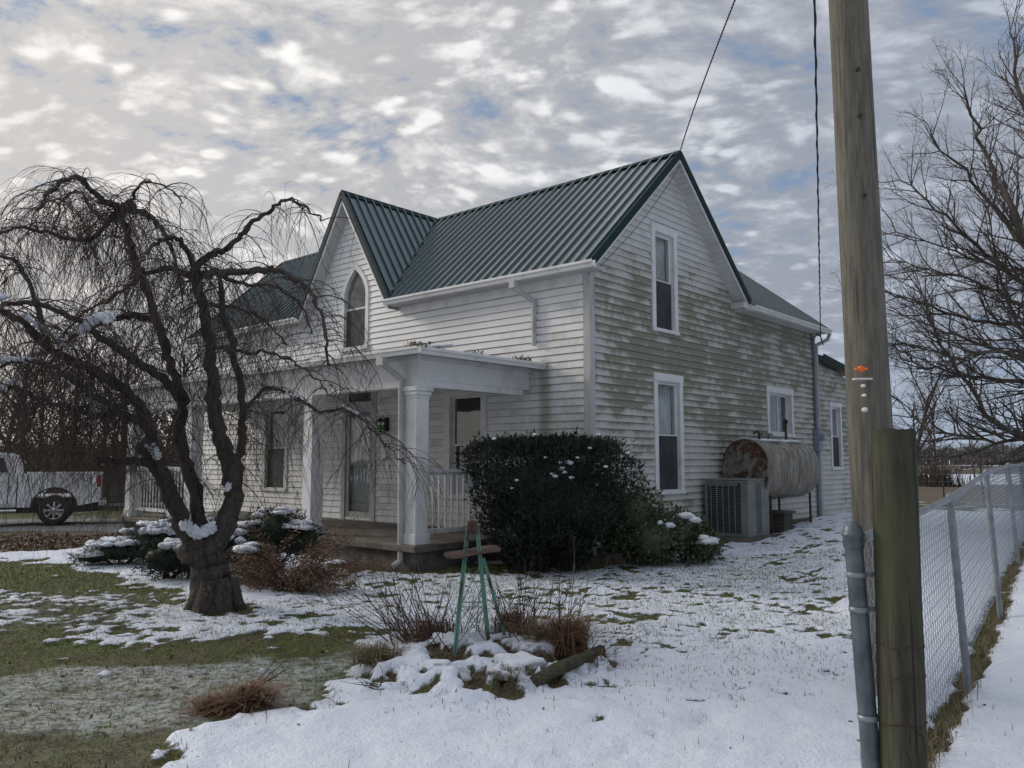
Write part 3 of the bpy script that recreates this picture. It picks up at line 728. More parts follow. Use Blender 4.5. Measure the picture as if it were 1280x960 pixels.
d = MB(); pipe(d, [(-.37, 1.33, ZE-.13), (-.37, 1.33, ZE-.24), (-.07, 1.12, 4.32), (-.07, 1.12, 3.56)]); d.box((-.42, 1.27, ZE-.26), (-.32, 1.39, ZE-.12)); d.build('downspout', M['trimgrey'], house)
d = MB(); pipe(d, [(ELL+.2, -.36, EZ-.13), (ELL+.18, -.30, EZ-.28), (ELL-.02, -.09, EZ-.42), (ELL-.02, -.09, .25)]); d.build('downspout', M['trimgrey'], house)

def window(T, w, casing=.11, parts='double', top_curtain=True, low='screen', head=.0, sill=.06, lab=None):
    s0, s1, z0, z1 = w
    c = MB(); a = casing
    tbox(c, T, s0-a, s0, z0-a*.6, z1+a, .005, .034); tbox(c, T, s1, s1+a, z0-a*.6, z1+a, .005, .034)
    tbox(c, T, s0-a-.012, s1+a+.012, z1, z1+a+.02, .006, .040); tbox(c, T, s0-a-.012, s1+a+.012, z0-sill, z0, .0, .060)
    # jamb returns
    tbox(c, T, s0, s0+.018, z0, z1, -.14, .0); tbox(c, T, s1-.018, s1, z0, z1, -.14, .0)
    tbox(c, T, s0+.018, s1-.018, z1-.018, z1, -.14, .0); tbox(c, T, s0+.018, s1-.018, z0, z0+.018, -.14, .0)
    win = c.build('window', M['trim'], house, label=lab)
    zm = (z0+z1)/2; f = MB(); gl = MB()
    def sash(a0, a1, b0, b1, o, r=.035):
        tbox(f, T, a0, a0+r, b0, b1, o-.03, o); tbox(f, T, a1-r, a1, b0, b1, o-.03, o)
        tbox(f, T, a0+r, a1-r, b0, b0+r, o-.03, o); tbox(f, T, a0+r, a1-r, b1-r, b1, o-.03, o)
        vs = [T(a0+r, b0+r, o-.02), T(a1-r, b0+r, o-.02), T(a1-r, b1-r, o-.02), T(a0+r, b1-r, o-.02)]
        gl.add(vs, [(0, 1, 2, 3)])
    i0, i1 = s0+.018, s1-.018
    if parts == 'double': sash(i0, i1, zm-.01, z1-.018, -.045); sash(i0, i1, z0+.018, zm+.02, -.08)
    else: sash(i0, (i0+i1)/2+.015, z0+.018, z1-.018, -.045); sash((i0+i1)/2-.015, i1, z0+.018, z1-.018, -.08)
    f.build('sash', M['trim'], win); gl.build('glass', M['glass'], win)
    cu = MB()
    def curtain(a0, a1, b0, b1, o, m):
        n = 40; vs = []
        for i in range(n+1):
            s = a0+(a1-a0)*i/n; q = o+.012*math.sin(i*1.9)+.006*math.sin(i*.7)
            vs += [T(s, b0, q), T(s, b1, q)]
        cu.add(vs, [(2*i, 2*i+2, 2*i+3, 2*i+1) for i in range(n)], m, True)
    if top_curtain: curtain(i0, i1, zm-.02, z1, -.17, 0)
    if low == 'lace': curtain(i0, i1, z0, z1, -.19, 1)
    if cu.v: cu.build('curtain', [M['curtain'], M['lace']], win)
    if low == 'screen':
        sc_ = MB(); sc_.add([T(i0, z0+.02, -.035), T(i1, z0+.02, -.035), T(i1, zm, -.035), T(i0, zm, -.035)], [(0, 1, 2, 3)]); sc_.build('insect_screen', M['screen'], win)
    return win
window(Gf, UPW, .12, lab='upper gable window'); window(Gf, LOW, .12, lab='tall ground floor window with white blind')
window(Gf, UTL, .11, parts='slider', top_curtain=False, low='lace'); window(Gf, LNW, .09) if 0 else None
window(Ff, FRW, .14, top_curtain=False, low=None); window(Ff, FLW, .12, top_curtain=False, low='screen')
# arched window
def arch_window():
    T = Ff; s0, s1, z0, z1 = ARW; c = MB(); hw_ = (s1-s0)/2; cx = (s0+s1)/2
    tbox(c, T, s0-.10, s0, z0-.06, z1, .005, .036); tbox(c, T, s1, s1+.10, z0-.06, z1, .005, .036); tbox(c, T, s0-.12, s1+.12, z0-.08, z0, .0, .07)
    tbox(c, T, s0, s0+.018, z0, z1, -.12, 0); tbox(c, T, s1-.018, s1, z0, z1, -.12, 0)
    def arc(sg, extra):
        out = []
        for i in range(15):
            k = i/14; q = hw_*(1-k**1.9); z = z1+(5.68-z1)*k
            # push out along the normal
            nx_ = 1.0; nz_ = (1.9*k**.9)*hw_/(5.68-z1); l = math.hypot(nx_, nz_)
            out.append((cx+sg*(q+extra*nx_/l*(1 if k < 1 else 0)) if extra == 0 or k < .97 else cx, z+extra*nz_/l*(1 if k < .97 else 1.9)))
        return out
    for sg in (-1, 1):
        a = arc(sg, 0); b = arc(sg, .10)
        for i in range(14):
            q = [a[i], a[i+1], b[i+1], b[i]]
            c.prism(q, lambda s, z: Vector(T(s, z, .0)), lambda s, z: Vector(T(s, z, .038)))
            c.prism([a[i], a[i+1], (a[i+1][0]-sg*.018, a[i+1][1]), (a[i][0]-sg*.018, a[i][1])], lambda s, z: Vector(T(s, z, -.12)), lambda s, z: Vector(T(s, z, .0)))
    win = c.build('window', M['trim'], house, recalc=True, label='pointed arch window in the front gable')
    zm = (z0+5.55)/2+.05; f = MB()
    tbox(f, T, s0+.018, s1-.018, zm-.02, zm+.02, -.07, -.03); tbox(f, T, s0+.018, s0+.05, z0, zm-.02, -.07, -.04); tbox(f, T, s1-.05, s1-.018, z0, zm-.02, -.07, -.04); tbox(f, T, s0+.05, s1-.05, z0, z0+.03, -.07, -.04)
    f.build('sash', M['trim'], win)
    gl = MB(); pts = [(s0, zm), (s1, zm), (s1, z1)]+[p for p in arc(1, 0)][1:]+[p for p in reversed(arc(-1, 0)[:-1])]
    gl.add([T(s, z, -.05) for s, z in pts], [tuple(range(len(pts)))]); gl.add([T(s0, z0, -.06), T(s1, z0, -.06), T(s1, zm, -.06), T(s0, zm, -.06)], [(0, 1, 2, 3)]); gl.build('glass', M['glass'], win)
    s_ = MB(); s_.add([T(s0+.02, z0+.02, -.025), T(s1-.02, z0+.02, -.025), T(s1-.02, zm-.02, -.025), T(s0+.02, zm-.02, -.025)], [(0, 1, 2, 3)]); s_.build('insect_screen', M['screen'], win)
arch_window()
# front door with storm door and transom
d = MB(); s0, s1, z0, z1 = DOOR
tbox(d, Ff, s0-.12, s0, .36, 3.06, .004, .036); tbox(d, Ff, s1, s1+.12, .36, 3.06, .004, .036); tbox(d, Ff, s0, s1, z1, TRN[2], .0, .034); tbox(d, Ff, s0-.12, s1+.12, 3.02, 3.12, .006, .04)
tbox(d, Ff, s0, s0+.1, z0, z1, -.03, .0); tbox(d, Ff, s1-.1, s1, z0, z1, -.03, .0); tbox(d, Ff, s0+.1, s1-.1, z1-.14, z1, -.03, .0); tbox(d, Ff, s0+.1, s1-.1, z0, z0+.12, -.03, .0)
door = d.build('door', M['trimgrey'], house, label='storm door with glass panes')
d = MB(); tbox(d, Ff, s0+.1, s1-.1, z0+.12, z1-.14, -.12, -.10)
for zb in (.6, 1.15): tbox(d, Ff, s0+.2, s1-.2, zb, zb+.45, -.10, -.09)
d.build('inner_door', M['trimgrey'], door)
d = MB(); d.add([Ff(s0+.1, z0+.12, -.02), Ff(s1-.1, z0+.12, -.02), Ff(s1-.1, z1-.14, -.02), Ff(s0+.1, z1-.14, -.02)], [(0, 1, 2, 3)])
d.add([Ff(TRN[0]-.06, TRN[2], -.03), Ff(TRN[1]+.06, TRN[2], -.03), Ff(TRN[1]+.06, TRN[3], -.03), Ff(TRN[0]-.06, TRN[3], -.03)], [(0, 1, 2, 3)]); d.build('glass', M['glass'], door)
d = MB(); tbox(d, Ff, s0+.02, s0+.07, 1.38, 1.52, .0, .045); d.build('handle', M['chrome'], door)
# lean-to at the back
w_ = MB(); lt = lambda z: (ELL, ELL+2.3)
def lt_out(z): return (ELL+.004, ELL+2.3 if z < 3.80 else ELL+2.3-(z-3.80)/.11)
siding(w_, Gf, .25, 4.02, lt_out, [hole(LNW)])
w_.add([(ELL+2.3, 0, 0), (ELL+2.3, 4, 0), (ELL+2.3, 4, 3.85), (ELL+2.3, 0, 3.8)], [(0, 1, 2, 3)])
w_.box((ELL+2.22, -.033, .2), (ELL+2.32, -.0215, 3.78)); w_.box((ELL+.01, .02, -.1), (ELL+2.3, .05, .3))
w_.build('lean_to_wall', M['mossy'], house)
window(Gf, LNW, .09)
# porch
PX, PY0, PY1, PF = -2.58, 1.27, 11.0, .36
b_ = MB()
b_.box((PX-.12, PY0-.1, PF-.10), (-.03, PY1+.1, PF)); b_.build('porch_floor', M['concrete'], house, bevel=.012)
b_ = MB(); b_.box((PX-.02, PY0, -.1), (PX+.2, PY1, PF-.10)); b_.box((PX+.2, PY0, -.1), (-.03, PY0+.2, PF-.10)); b_.build('porch_foundation', M['stone'], house)
b_ = MB()
ZB0, ZB1 = 2.70, 3.17
b_.box((PX, PY0, ZB0+.10), (PX+.2, PY1, ZB1)); b_.box((PX+.2, PY0, ZB0+.10), (-.025, PY0+.2, ZB1)); b_.box((PX+.2, PY1-.2, ZB0+.10), (-.025, PY1, ZB1))
b_.box((PX-.018, PY0-.018, ZB0), (PX+.218, PY1+.018, ZB0+.10)); b_.box((PX+.218, PY0-.018, ZB0), (-.21, PY0+.2, ZB0+.10))
b_.box((PX-.03, PY0-.03, ZB0+.10), (PX+.10, PY1+.03, ZB0+.125)); b_.box((PX+.10, PY0-.03, ZB0+.10), (-.20, PY0+.1, ZB0+.125))
b_.box((PX-.06, PY0-.06, ZB1-.07), (PX+.1, PY1+.06, ZB1-.001)); b_.box((PX+.1, PY0-.06, ZB1-.07), (-.03, PY0+.1, ZB1-.001))
b_.build('porch_beam', M['trim'], house)
b_ = MB(); b_.box((PX+.2, PY0+.2, 3.10), (-.03, PY1-.2, 3.12)); b_.build('porch_ceiling', M['soffit'], house)
b_ = MB()                                # low hipped roof
ex, e0, e1, ze_, zw = PX-.28, PY0-.28, PY1+.28, 3.235, 3.60
V_ = [(ex, e0, ze_), (-.024, e0, ze_), (-.024, e0+1.9, zw), (-.024, e1-1.9, zw), (-.024, e1, ze_), (ex, e1, ze_)]
b_.add([(x, y, z) for x, y, z in V_]+[(x, y, z-.04) for x, y, z in V_], [(0, 1, 2), (0, 2, 3, 5), (5, 3, 4), (6, 8, 7), (6, 11, 9, 8), (11, 10, 9), (0, 6, 7, 1), (5, 11, 6, 0), (4, 10, 11, 5)])
b_.box((ex+.01, e0+.01, ZB1+.001), (PX+.1, e1-.01, ZB1+.022)); b_.box((PX+.1, e0+.01, ZB1+.001), (-.03, PY0+.1, ZB1+.022))
proof = b_.build('porch_roof', M['asphalt_roof'], house)
g = MB(); gutter(g, (ex-.002, e1, ze_-.0), (ex-.002, e0-.10, ze_-.0), (-1, 0, 0), .10, .10); g.build('gutter', M['trim'], proof, recalc=True)
g = MB(); gutter(g, (ex, e0-.002, ze_-.0), (.02, e0-.002, ze_-.0), (0, -1, 0), .10, .10); g.build('gutter', M['trim'], proof, recalc=True)
sn = MB(); lf = MB()
for i in range(120):
    y = rng.uniform(e0+.1, 11); x = ex+.06+abs(rng.normal(0, .25)); z = ze_+(x-ex)*(zw-ze_)/2.8
    (lumpy(sn, (x, y, z+.005), (rng.uniform(.05, .16), rng.uniform(.08, .35), rng.uniform(.012, .035)), i, .4, 1))
for i in range(60):
    x = rng.uniform(ex+.1, -.1); y = e0+.06+abs(rng.normal(0, .12)); lumpy(sn, (x, y, ze_+(y-e0)*.19), (rng.uniform(.05, .25), rng.uniform(.04, .10), rng.uniform(.01, .03)), i+200, .4, 1)
sn.build('snow_patch', M['snow'], proof, kind='stuff')
for cx, cy, n_, sp in ((ex+.04, e0+.04, 110, .13), (-1.6, e0+.03, 26, .08), (-.55, e0+.04, 70, .13), (ex+.03, 6.7, 30, .1)):
    p = np.stack([rng.normal(cx, sp if cx > ex+.1 else .07, n_), rng.normal(cy, .05 if cx > ex+.1 else sp, n_), np.full(n_, ze_+.01)+rng.uniform(0, .05, n_)], 1)
    cards(lf, p, rng.uniform(.03, .06, n_), rng.uniform(.015, .03, n_), 0, 1.3)
lf.build('leaf_litter', M['brownleaf'], proof, kind='stuff')
for cy in (1.40, 4.02, 8.15, 10.85):
    b_ = MB(); cx = PX+.10; r_ = .125
    b_.box((cx-r_, cy-r_, PF+.001), (cx+r_, cy+r_, ZB0-.001))
    b_.box((cx-r_-.025, cy-r_-.025, PF+.002), (cx+r_+.025, cy+r_+.025, PF+.16))
    for k, (a, z0_, z1_) in enumerate(((.012, ZB0-.17, ZB0-.13), (.03, ZB0-.129, ZB0-.07), (.05, ZB0-.069, ZB0-.002))): b_.box((cx-r_-a, cy-r_-a, z0_), (cx+r_+a, cy+r_+a, z1_))
    b_.build('porch_column', M['trim'], house, bevel=.006)
d = MB(); pipe(d, [(ex-.05, 1.72, ze_-.09), (ex-.05, 1.70, ze_-.20), (PX-.08, 1.56, ze_-.42), (PX-.07, 1.54, .12), (PX-.2, 1.56, .05)]); d.box((ex-.1, 1.64, ze_-.22), (ex, 1.80, ze_-.1)); d.build('downspout', M['trimgrey'], house)
def railing(p, q, n):
    p = Vector(p); q = Vector(q); r = MB()
    r.bar(p+Vector((0, 0, 1.44)), q+Vector((0, 0, 1.44)), .085, .05); r.bar(p+Vector((0, 0, 1.395)), q+Vector((0, 0, 1.395)), .045, .04); r.bar(p+Vector((0, 0, .53)), q+Vector((0, 0, .53)), .045, .07)
    o = r.build('porch_railing', M['trim'], house)
    prof = [(.014, .565), (.014, .64), (.018, .66), (.013, .70), (.015, .95), (.022, 1.08), (.022, 1.12), (.026, 1.14), (.022, 1.16), (.026, 1.2), (.024, 1.375)]
    for i in range(n):
        a = p.lerp(q, (i+.7)/(n+.4)); b = MB(); b.lathe((a.x, a.y, 0), prof, 8); b.build('baluster', M['trim'], o)
railing((PX+.235, 1.42, 0), (-.04, 1.42, 0), 17)
railing((PX+.12, 8.28, 0), (PX+.12, 10.72, 0), 17)
# electric mast, meter
e_ = MB(); e_.tube([(ELL-.10, -.07, 4.62), (ELL-.10, -.07, .3)], .028, 8); e_.tube([(ELL-.10, -.07, 4.62), (ELL-.10, -.14, 4.70), (ELL-.10, -.24, 4.66)], .035, 8)
mast = e_.build('service_mast', M['meter'], house)
e_ = MB(); e_.box((ELL-.22, -.16, 1.82), (ELL+.02, -.025, 2.34)); e_.lathe((ELL-.10, -.16, 2.16), [(.085, 0), (.085, -.07), (.07, -.10), (.0, -.10)], 16, axis='y'); e_.build('meter_box', M['meter'], house, bevel=.008)

# wall lantern
L_ = empty('wall_lantern', H2W(-.03, 5.03, 2.2), HROT, 'small black porch lantern with green glass on the wall right of the front door', 'lantern')
b_ = MB(); b_.box((-.03, -.05, -.02), (0.01, .05, .26)); b_.tube([(-.03, 0, .2), (-.12, 0, .30), (-.16, 0, .24)], .01, 6)
b_.lathe((-.16, 0, .02), [(.0, .24), (.03, .22), (.10, .16), (.10, .15), (.085, .15)], 8, smooth=False)
for a in range(4): an = a*math.pi/2+.78; b_.tube([(-.16+.08*math.cos(an), .08*math.sin(an), .17), (-.16+.06*math.cos(an), .06*math.sin(an), -.02)], .006, 4)
b_.lathe((-.16, 0, -.04), [(.0, -.01), (.05, 0), (.062, .02), (.0, .03)], 8)
b_.build('lantern_body', M['black'], L_)
b_ = MB(); b_.lathe((-.16, 0, 0), [(.0, .002), (.052, .002), (.07, .07), (.075, .10)], 8); b_.build('lantern_glass', M['lampgreen'], L_)
# hanging wires
def sag(p, q, s, n=28):
    p = Vector(p); q = Vector(q); return [p.lerp(q, i/n)-Vector((0, 0, s*4*(i/n)*(1-i/n))) for i in range(n+1)]

# ------------------------------------------------------------------ oil tank, air conditioner
GT = gz(6, 16)
tk = empty('oil_tank', H2W(5.45, -.6, 0), HROT, 'big rusty oblong oil tank on pipe legs against the gable wall', 'oil tank')
HOFF = Vector((5.45, -.6, 0))
def obround(k, n=20, hwid=.46, zc0=1.28, zc1=1.55):
    pts = []
    for i in range(n+1):
        a = math.pi*i/n; pts.append((hwid*k*math.cos(a), zc1+hwid*k*math.sin(a)))
    for i in range(n+1):
        a = math.pi+math.pi*i/n; pts.append((hwid*k*math.cos(a), zc0+hwid*k*math.sin(a)))
    return pts
def ob_ring(x, k): return [(x, y, z) for y, z in obround(k)]
tx0, tx1 = -1.22, 1.42
b = MB(); xs_ = [(tx0+.05, 1.0), (tx0+.06, 1.0), (.1, 1.0), (tx1-.16, 1.0), (tx1-.05, .95), (tx1-.01, .86), (tx1, .6)]
for x, k in xs_: b.v.extend(ob_ring(x, k))
nn = 42
for i in range(len(xs_)-1):
    for j in range(nn): j2 = (j+1) % nn; b.f.append((i*nn+j, i*nn+j2, (i+1)*nn+j2, (i+1)*nn+j)); b.m.append(0); b.sm.append(True)
b.f.append(tuple(range((len(xs_)-1)*nn, len(xs_)*nn))); b.m.append(0); b.sm.append(False)
o = b.build('tank_body', M['tank'], tk, recalc=True)
b = MB(); es = [(tx0+.049, 1.0), (tx0, 1.015), (tx0, .97), (tx0+.03, .93), (tx0+.0, .75), (tx0-.03, .4)]
for x, k in es: b.v.extend(ob_ring(x, k))
for i in range(len(es)-1):
    for j in range(nn): j2 = (j+1) % nn; b.f.append((i*nn+j, i*nn+j2, (i+1)*nn+j2, (i+1)*nn+j)); b.m.append(0); b.sm.append(True)
b.f.append(tuple(range((len(es)-1)*nn, len(es)*nn))); b.m.append(0); b.sm.append(False)
b.build('end_cap', M['rustend'], tk, recalc=True, label='rust covered end of the tank')
for x in (-.15, .32):
    b = MB(); b.v.extend(ob_ring(x-.02, 1.0)+ob_ring(x-.02, 1.014)+ob_ring(x+.02, 1.014)+ob_ring(x+.02, 1.0))
    for i in range(3):
        for j in range(nn): j2 = (j+1) % nn; b.f.append((i*nn+j, i*nn+j2, (i+1)*nn+j2, (i+1)*nn+j)); b.m.append(0); b.sm.append(False)
    b.build('weld_band', M['tank'], tk)
for x in (-.85, 1.1):
    for y in (-.34, .34):
        b = MB(); b.tube([(x, y, .92), (x, y, GT-.12)], .026, 8); b.lathe((x, y, GT-.12), [(0, .15), (.06, .15), (.06, .13)], 8); b.build('leg', M['rust'], tk)
b = MB(); b.tube([(-.75, -.1, 1.98), (-.75, -.1, 2.14)], .025, 8); b.tube([(-.75, -.1, 2.14), (-.86, -.1, 2.17), (-.98, -.1, 2.13)], .022, 8); b.tube([(-.75, -.1, 2.10), (-.62, -.1, 2.12)], .02, 6); b.build('vent_pipe', M['rust'], tk)
b = MB(); b.tube([(.2, .1, 1.98), (.2, .1, 2.13)], .05, 10); b.lathe((.2, .1, 2.13), [(0, .04), (.06, .03), (.06, 0)], 10); b.build('filler_cap', M['galv'], tk)
b = MB(); b.tube([(1.0, .1, 1.96), (1.0, .1, 2.42)], .03, 8); b.lathe((1.0, .1, 2.42), [(0, .07), (.05, .05), (.05, -.03), (.03, -.03)], 10); b.build('vent_pipe', M['rust'], tk)
b = MB()
for x, l in ((-.35, .5), (.72, .55)):
    for i in range(7): lumpy(b, (x+(i-3)*l/5, rng.uniform(-.08, .08), 1.995), (.16, .22, .035), i+int(x*50), .25, 2)
b.build('snow_patch', M['snow'], tk, kind='stuff')
bl = MB(); bl.box((-.20, -.22, GT-.15), (.22, .18, GT+.28)); bl.box((-.26, -.26, GT+.281), (.28, .22, GT+.33)); blo = bl.build('crate', M['planks'], None, bevel=.01)
blo.location = H2W(5.35, -.75, 0); blo.rotation_euler.z = HROT; tag(blo, 'dark wooden box on the ground under the oil tank', 'box')
ac = empty('air_conditioner', H2W(3.50, -1.0, GT-.13), HROT, 'grey green square air conditioner with louvred sides under the rusty tank end', 'air conditioner')
b = MB(); b.box((-.08, -.08, -.05), (.98, .95, .06)); b.build('pad', M['concrete'], ac)
b = MB(); b.box((.03, .03, .06), (.87, .84, 1.04)); b.build('coil', M['acdark'], ac)
def ac_post(x0, y0, x1, y1): b.box((x0, y0, .06), (x1, y1, 1.05))
b = MB(); q = .0
b.box((0, 0, 1.05), (.9, .87, 1.10)); b.box((-.015, -.015, 1.101), (.915, .885, 1.13)); b.build('top_cover', M['ac'], ac, bevel=.012); b = MB(); b.box((0, 0, .061), (.9, .87, .12))
b.build('base_pan', M['ac'], ac, bevel=.012)
b = MB(); b.box((0, 0, .121), (.33, .028, 1.049)); b.box((0, .029, .121), (.028, .14, 1.049)); b.build('corner_panel', M['ac'], ac)
b = MB(); b.box((.56, 0, .121), (.90, .028, 1.049)); b.box((.341, .0, .121), (.35, .028, 1.049)); b.build('side_panel', M['ac'], ac); b = MB(); b.box((.0, .82, .121), (.028, .87, 1.049)); b.build('corner_panel', M['ac'], ac); b = MB(); b.box((.872, .03, .121), (.9, .87, 1.049)); b.build('side_panel', M['ac'], ac)
b = MB()
for i in range(5):
    y = .25+i*.122; b.add([(0, y, .121), (.0, y+.02, .121), (.03, y+.03, .121), (.03, y+.01, .121), (0, y, 1.049), (.0, y+.02, 1.049), (.03, y+.03, 1.049), (.03, y+.01, 1.049)], [(0, 1, 5, 4), (1, 2, 6, 5), (2, 3, 7, 6), (3, 0, 4, 7)])
    b.add([(.0, y-.055, 1.0), (.0, y+.06, 1.0), (.0, y+.06, 1.049), (.0, y-.055, 1.049), (.03, y-.055, 1.0), (.03, y+.06, 1.0), (.03, y+.06, 1.049), (.03, y-.055, 1.049)], [(0, 1, 2, 3), (0, 4, 5, 1)])
for i in range(4): x = .38+i*.045; b.box((x, .0, .121), (x+.015, .03, 1.049))
for i in range(24): z = .14+i*.038; b.box((.029, .141, z), (.0298, .82, z+.008))
b.build('louvre', M['ac'], ac)

# ------------------------------------------------------------------ shrubs
def leaf_quads(mb, P0, size, m=0, dirs=None, aspect=.45, up=0):
    n = len(P0); d = rng.normal(size=(n, 3)) if dirs is None else dirs
    d[:, 2] += up; d /= np.linalg.norm(d, axis=1)[:, None]+1e-9
    r_ = rng.normal(size=(n, 3)); s = np.cross(d, r_); s /= np.linalg.norm(s, axis=1)[:, None]+1e-9
    L = size[:, None]; W = L*aspect
    V = np.stack([P0, P0+d*L*.5+s*W*.5, P0+d*L, P0+d*L*.5-s*W*.5], 1).reshape(-1, 3)
    b0 = len(mb.v); mb.v.extend(map(tuple, V))
    mb.f.extend([(b0+4*i, b0+4*i+1, b0+4*i+2, b0+4*i+3) for i in range(n)]); mb.m.extend([m]*n); mb.sm.extend([False]*n)
def blob_pts(n, c, r, shell=.35, seed=0, amp=.18, fr=2.2):
    d = rng.normal(size=(n, 3)); d /= np.linalg.norm(d, axis=1)[:, None]
    k = np.array([1+amp*2*noise.noise(Vector(v)*fr+Vector((seed, seed*2, 0))) for v in d])
    k2 = 1-rng.uniform(0, 1, n)**1.5*shell
    return np.array(c)+d*np.array(r)*(k*k2)[:, None], d
# big clipped yew: flares upwards
def yew():
    c = H2W(-1.22, -.12, 0); root = empty('yew_bush', (c.x, c.y, H1(c.x, c.y)-.02), 0, 'large dark clipped yew bush hiding the house corner', 'bush')
    f = MB(); n = 24000; th = rng.uniform(0, 2*np.pi, n); zz_ = rng.uniform(.10, 1.90, n)
    def rad(z): return .56+.58*sstep(.0, 1.15, z)-.20*sstep(1.55, 2.0, z)
    rr_ = rad(zz_)*(1+.16*np.array([noise.noise(Vector((math.cos(a)*1.6, math.sin(a)*1.6, z*1.4))) for a, z in zip(th, zz_)])*2.3+.5*np.array([noise.noise(Vector((math.cos(a)*5, math.sin(a)*5, z*4+9))) for a, z in zip(th, zz_)])*.5)*(1-rng.uniform(0, 1, n)**1.6*.42)
    top = rng.uniform(0, 1, n) < .25; rr_[top] *= rng.uniform(0, 1, top.sum())**.5; zz_[top] = 1.84+rng.normal(0, .06, top.sum())
    P0 = np.stack([np.cos(th)*rr_*1.0, np.sin(th)*rr_*.9, zz_], 1)
    d = np.stack([np.cos(th)*.6, np.sin(th)*.6, np.full(n, .8)], 1)+rng.normal(0, .45, (n, 3))
    leaf_quads(f, P0, rng.uniform(.05, .12, n), 0, d, .22)
    n2 = 16000; k = rng.integers(0, n, n2); leaf_quads(f, P0[k]+rng.normal(0, .03, (n2, 3)), rng.uniform(.04, .09, n2), 0, d[k]+rng.normal(0, .7, (n2, 3)), .3)
    # upright sprigs on the top edge
    for i in range(420):
        a = rng.uniform(0, 2*math.pi); q = 1.05*math.sqrt(rng.uniform(0, 1)); x, y = math.cos(a)*q*1.0, math.sin(a)*q*.9; h_ = rng.uniform(.06, .17)
        m_ = 16; P1 = np.stack([np.full(m_, x), np.full(m_, y), 1.84+np.linspace(0, h_, m_)], 1)+rng.normal(0, .006, (m_, 3))
        leaf_quads(f, P1, rng.uniform(.025, .05, m_), 0, np.concatenate([rng.normal(0, .6, (m_, 2)), np.full((m_, 1), .8)], 1), .25)
    f.build('foliage', M['yew'], root)
    b = MB()
    lumpy(b, (0, 0, 1.12), (.74, .62, .62), 3, .12, 3); b.build('inner_foliage', M['yew'], root)
    b = MB()
    for i in range(16):
        a = i*.9; b.tube([(math.cos(a)*.12, math.sin(a)*.12, -.1), (math.cos(a)*.4, math.sin(a)*.4, .35), (math.cos(a)*.75, math.sin(a)*.7, .9)], [.03, .022, .012], 5)
    b.build('stem', M['bark'], root)
    s = MB()
    for px_, py_, r_ in ((618, 548, .03), (668, 543, .035), (748, 543, .03), (702, 585, .05), (712, 578, .06), (690, 592, .03), (694, 595, .045), (722, 572, .03), (682, 572, .03), (646, 600, .03), (757, 583, .03), (714, 597, .04), (705, 590, .04), (640, 610, .02), (737, 560, .03), (784, 566, .035), (700, 578, .03)):
        p = at(px_, py_, c.y-.98)-root.location; lumpy(s, p, (r_*.9, r_*.7, r_*.5), px_, .6, 2)
    s.build('snow_patch', M['snow'], root, kind='stuff')
yew()
def leafy(name, loc, blobs, n, size, m, label, cat='bush', aspect=.42, snow=(), up=.2, core=True, stems=8, group=None, shell=.45):
    z = H1(loc[0], loc[1]); root = empty(name, (loc[0], loc[1], z), 0, label, cat, group)
    f = MB(); tot = sum(r[0]*r[2] for _, r in blobs)
    for i, (c, r) in enumerate(blobs):
        k = int(n*r[0]*r[2]/tot); P0, d = blob_pts(k, c, r, shell, i*3.3+loc[0]); keep = P0[:, 2] > .02
        d = d*.8+rng.normal(0, .55, d.shape); leaf_quads(f, P0[keep], rng.uniform(size*.6, size*1.3, keep.sum()), 0, d[keep], aspect, up)
        if core: lumpy(f, c, [q*.68 for q in r], i, .2, 2)
    f.build('foliage', m, root)
    if stems:
        b = MB()
        for i in range(stems):
            a = rng.uniform(0, 6.28); c, r = blobs[i % len(blobs)]; b.tube([(rng.normal(0, .05), rng.normal(0, .05), -.05), (c[0]*.5, c[1]*.5, c[2]*.5), (c[0]+math.cos(a)*r[0]*.5, c[1]+math.sin(a)*r[1]*.5, c[2])], [.018, .012, .006], 5)
        b.build('stem', M['bark'], root)
    if snow:
        s = MB()
        for i, (c, r) in enumerate(snow): lumpy(s, c, r, i+7, .45, 2)
        s.build('snow_patch', M['snow'], root, kind='stuff')
    return root
p = at(795, 640, 12.75)
leafy('rhododendron_bush', (p.x, p.y), [((0, 0, .75), (.42, .42, .55)), ((-.25, .1, .45), (.35, .35, .45)), ((.2, -.1, .4), (.45, .4, .42))], 5200, .075, M['rhodo'], 'tall broadleaf bush right beside the dark yew', snow=[((.45, -.33, .62), (.08, .06, .04)), ((.3, -.36, .66), (.05, .04, .03))])
p = at(845, 660, 13.1)
leafy('rhododendron_bush', (p.x, p.y), [((0, 0, .42), (.50, .42, .38)), ((-.35, -.05, .33), (.35, .35, .32)), ((.38, -.08, .28), (.3, .32, .26))], 4600, .075, M['rhodo'], 'low spreading broadleaf bush with snow on it under the tall window', snow=[((.10, -.30, .74), (.13, .09, .05)), ((.22, -.34, .68), (.10, .07, .04)), ((.42, -.36, .36), (.17, .10, .06)), ((-.25, -.3, .66), (.07, .05, .03)), ((.34, -.38, .42), (.08, .06, .04))])
p = at(884, 670, 13.5)
leafy('golden_shrub', (p.x, p.y), [((0, 0, .25), (.24, .24, .24)), ((-.2, .05, .36), (.2, .2, .16))], 1500, .045, M['gold'], 'small yellow green shrub in front of the air conditioner', snow=[((-.22, -.12, .5), (.07, .05, .03))])
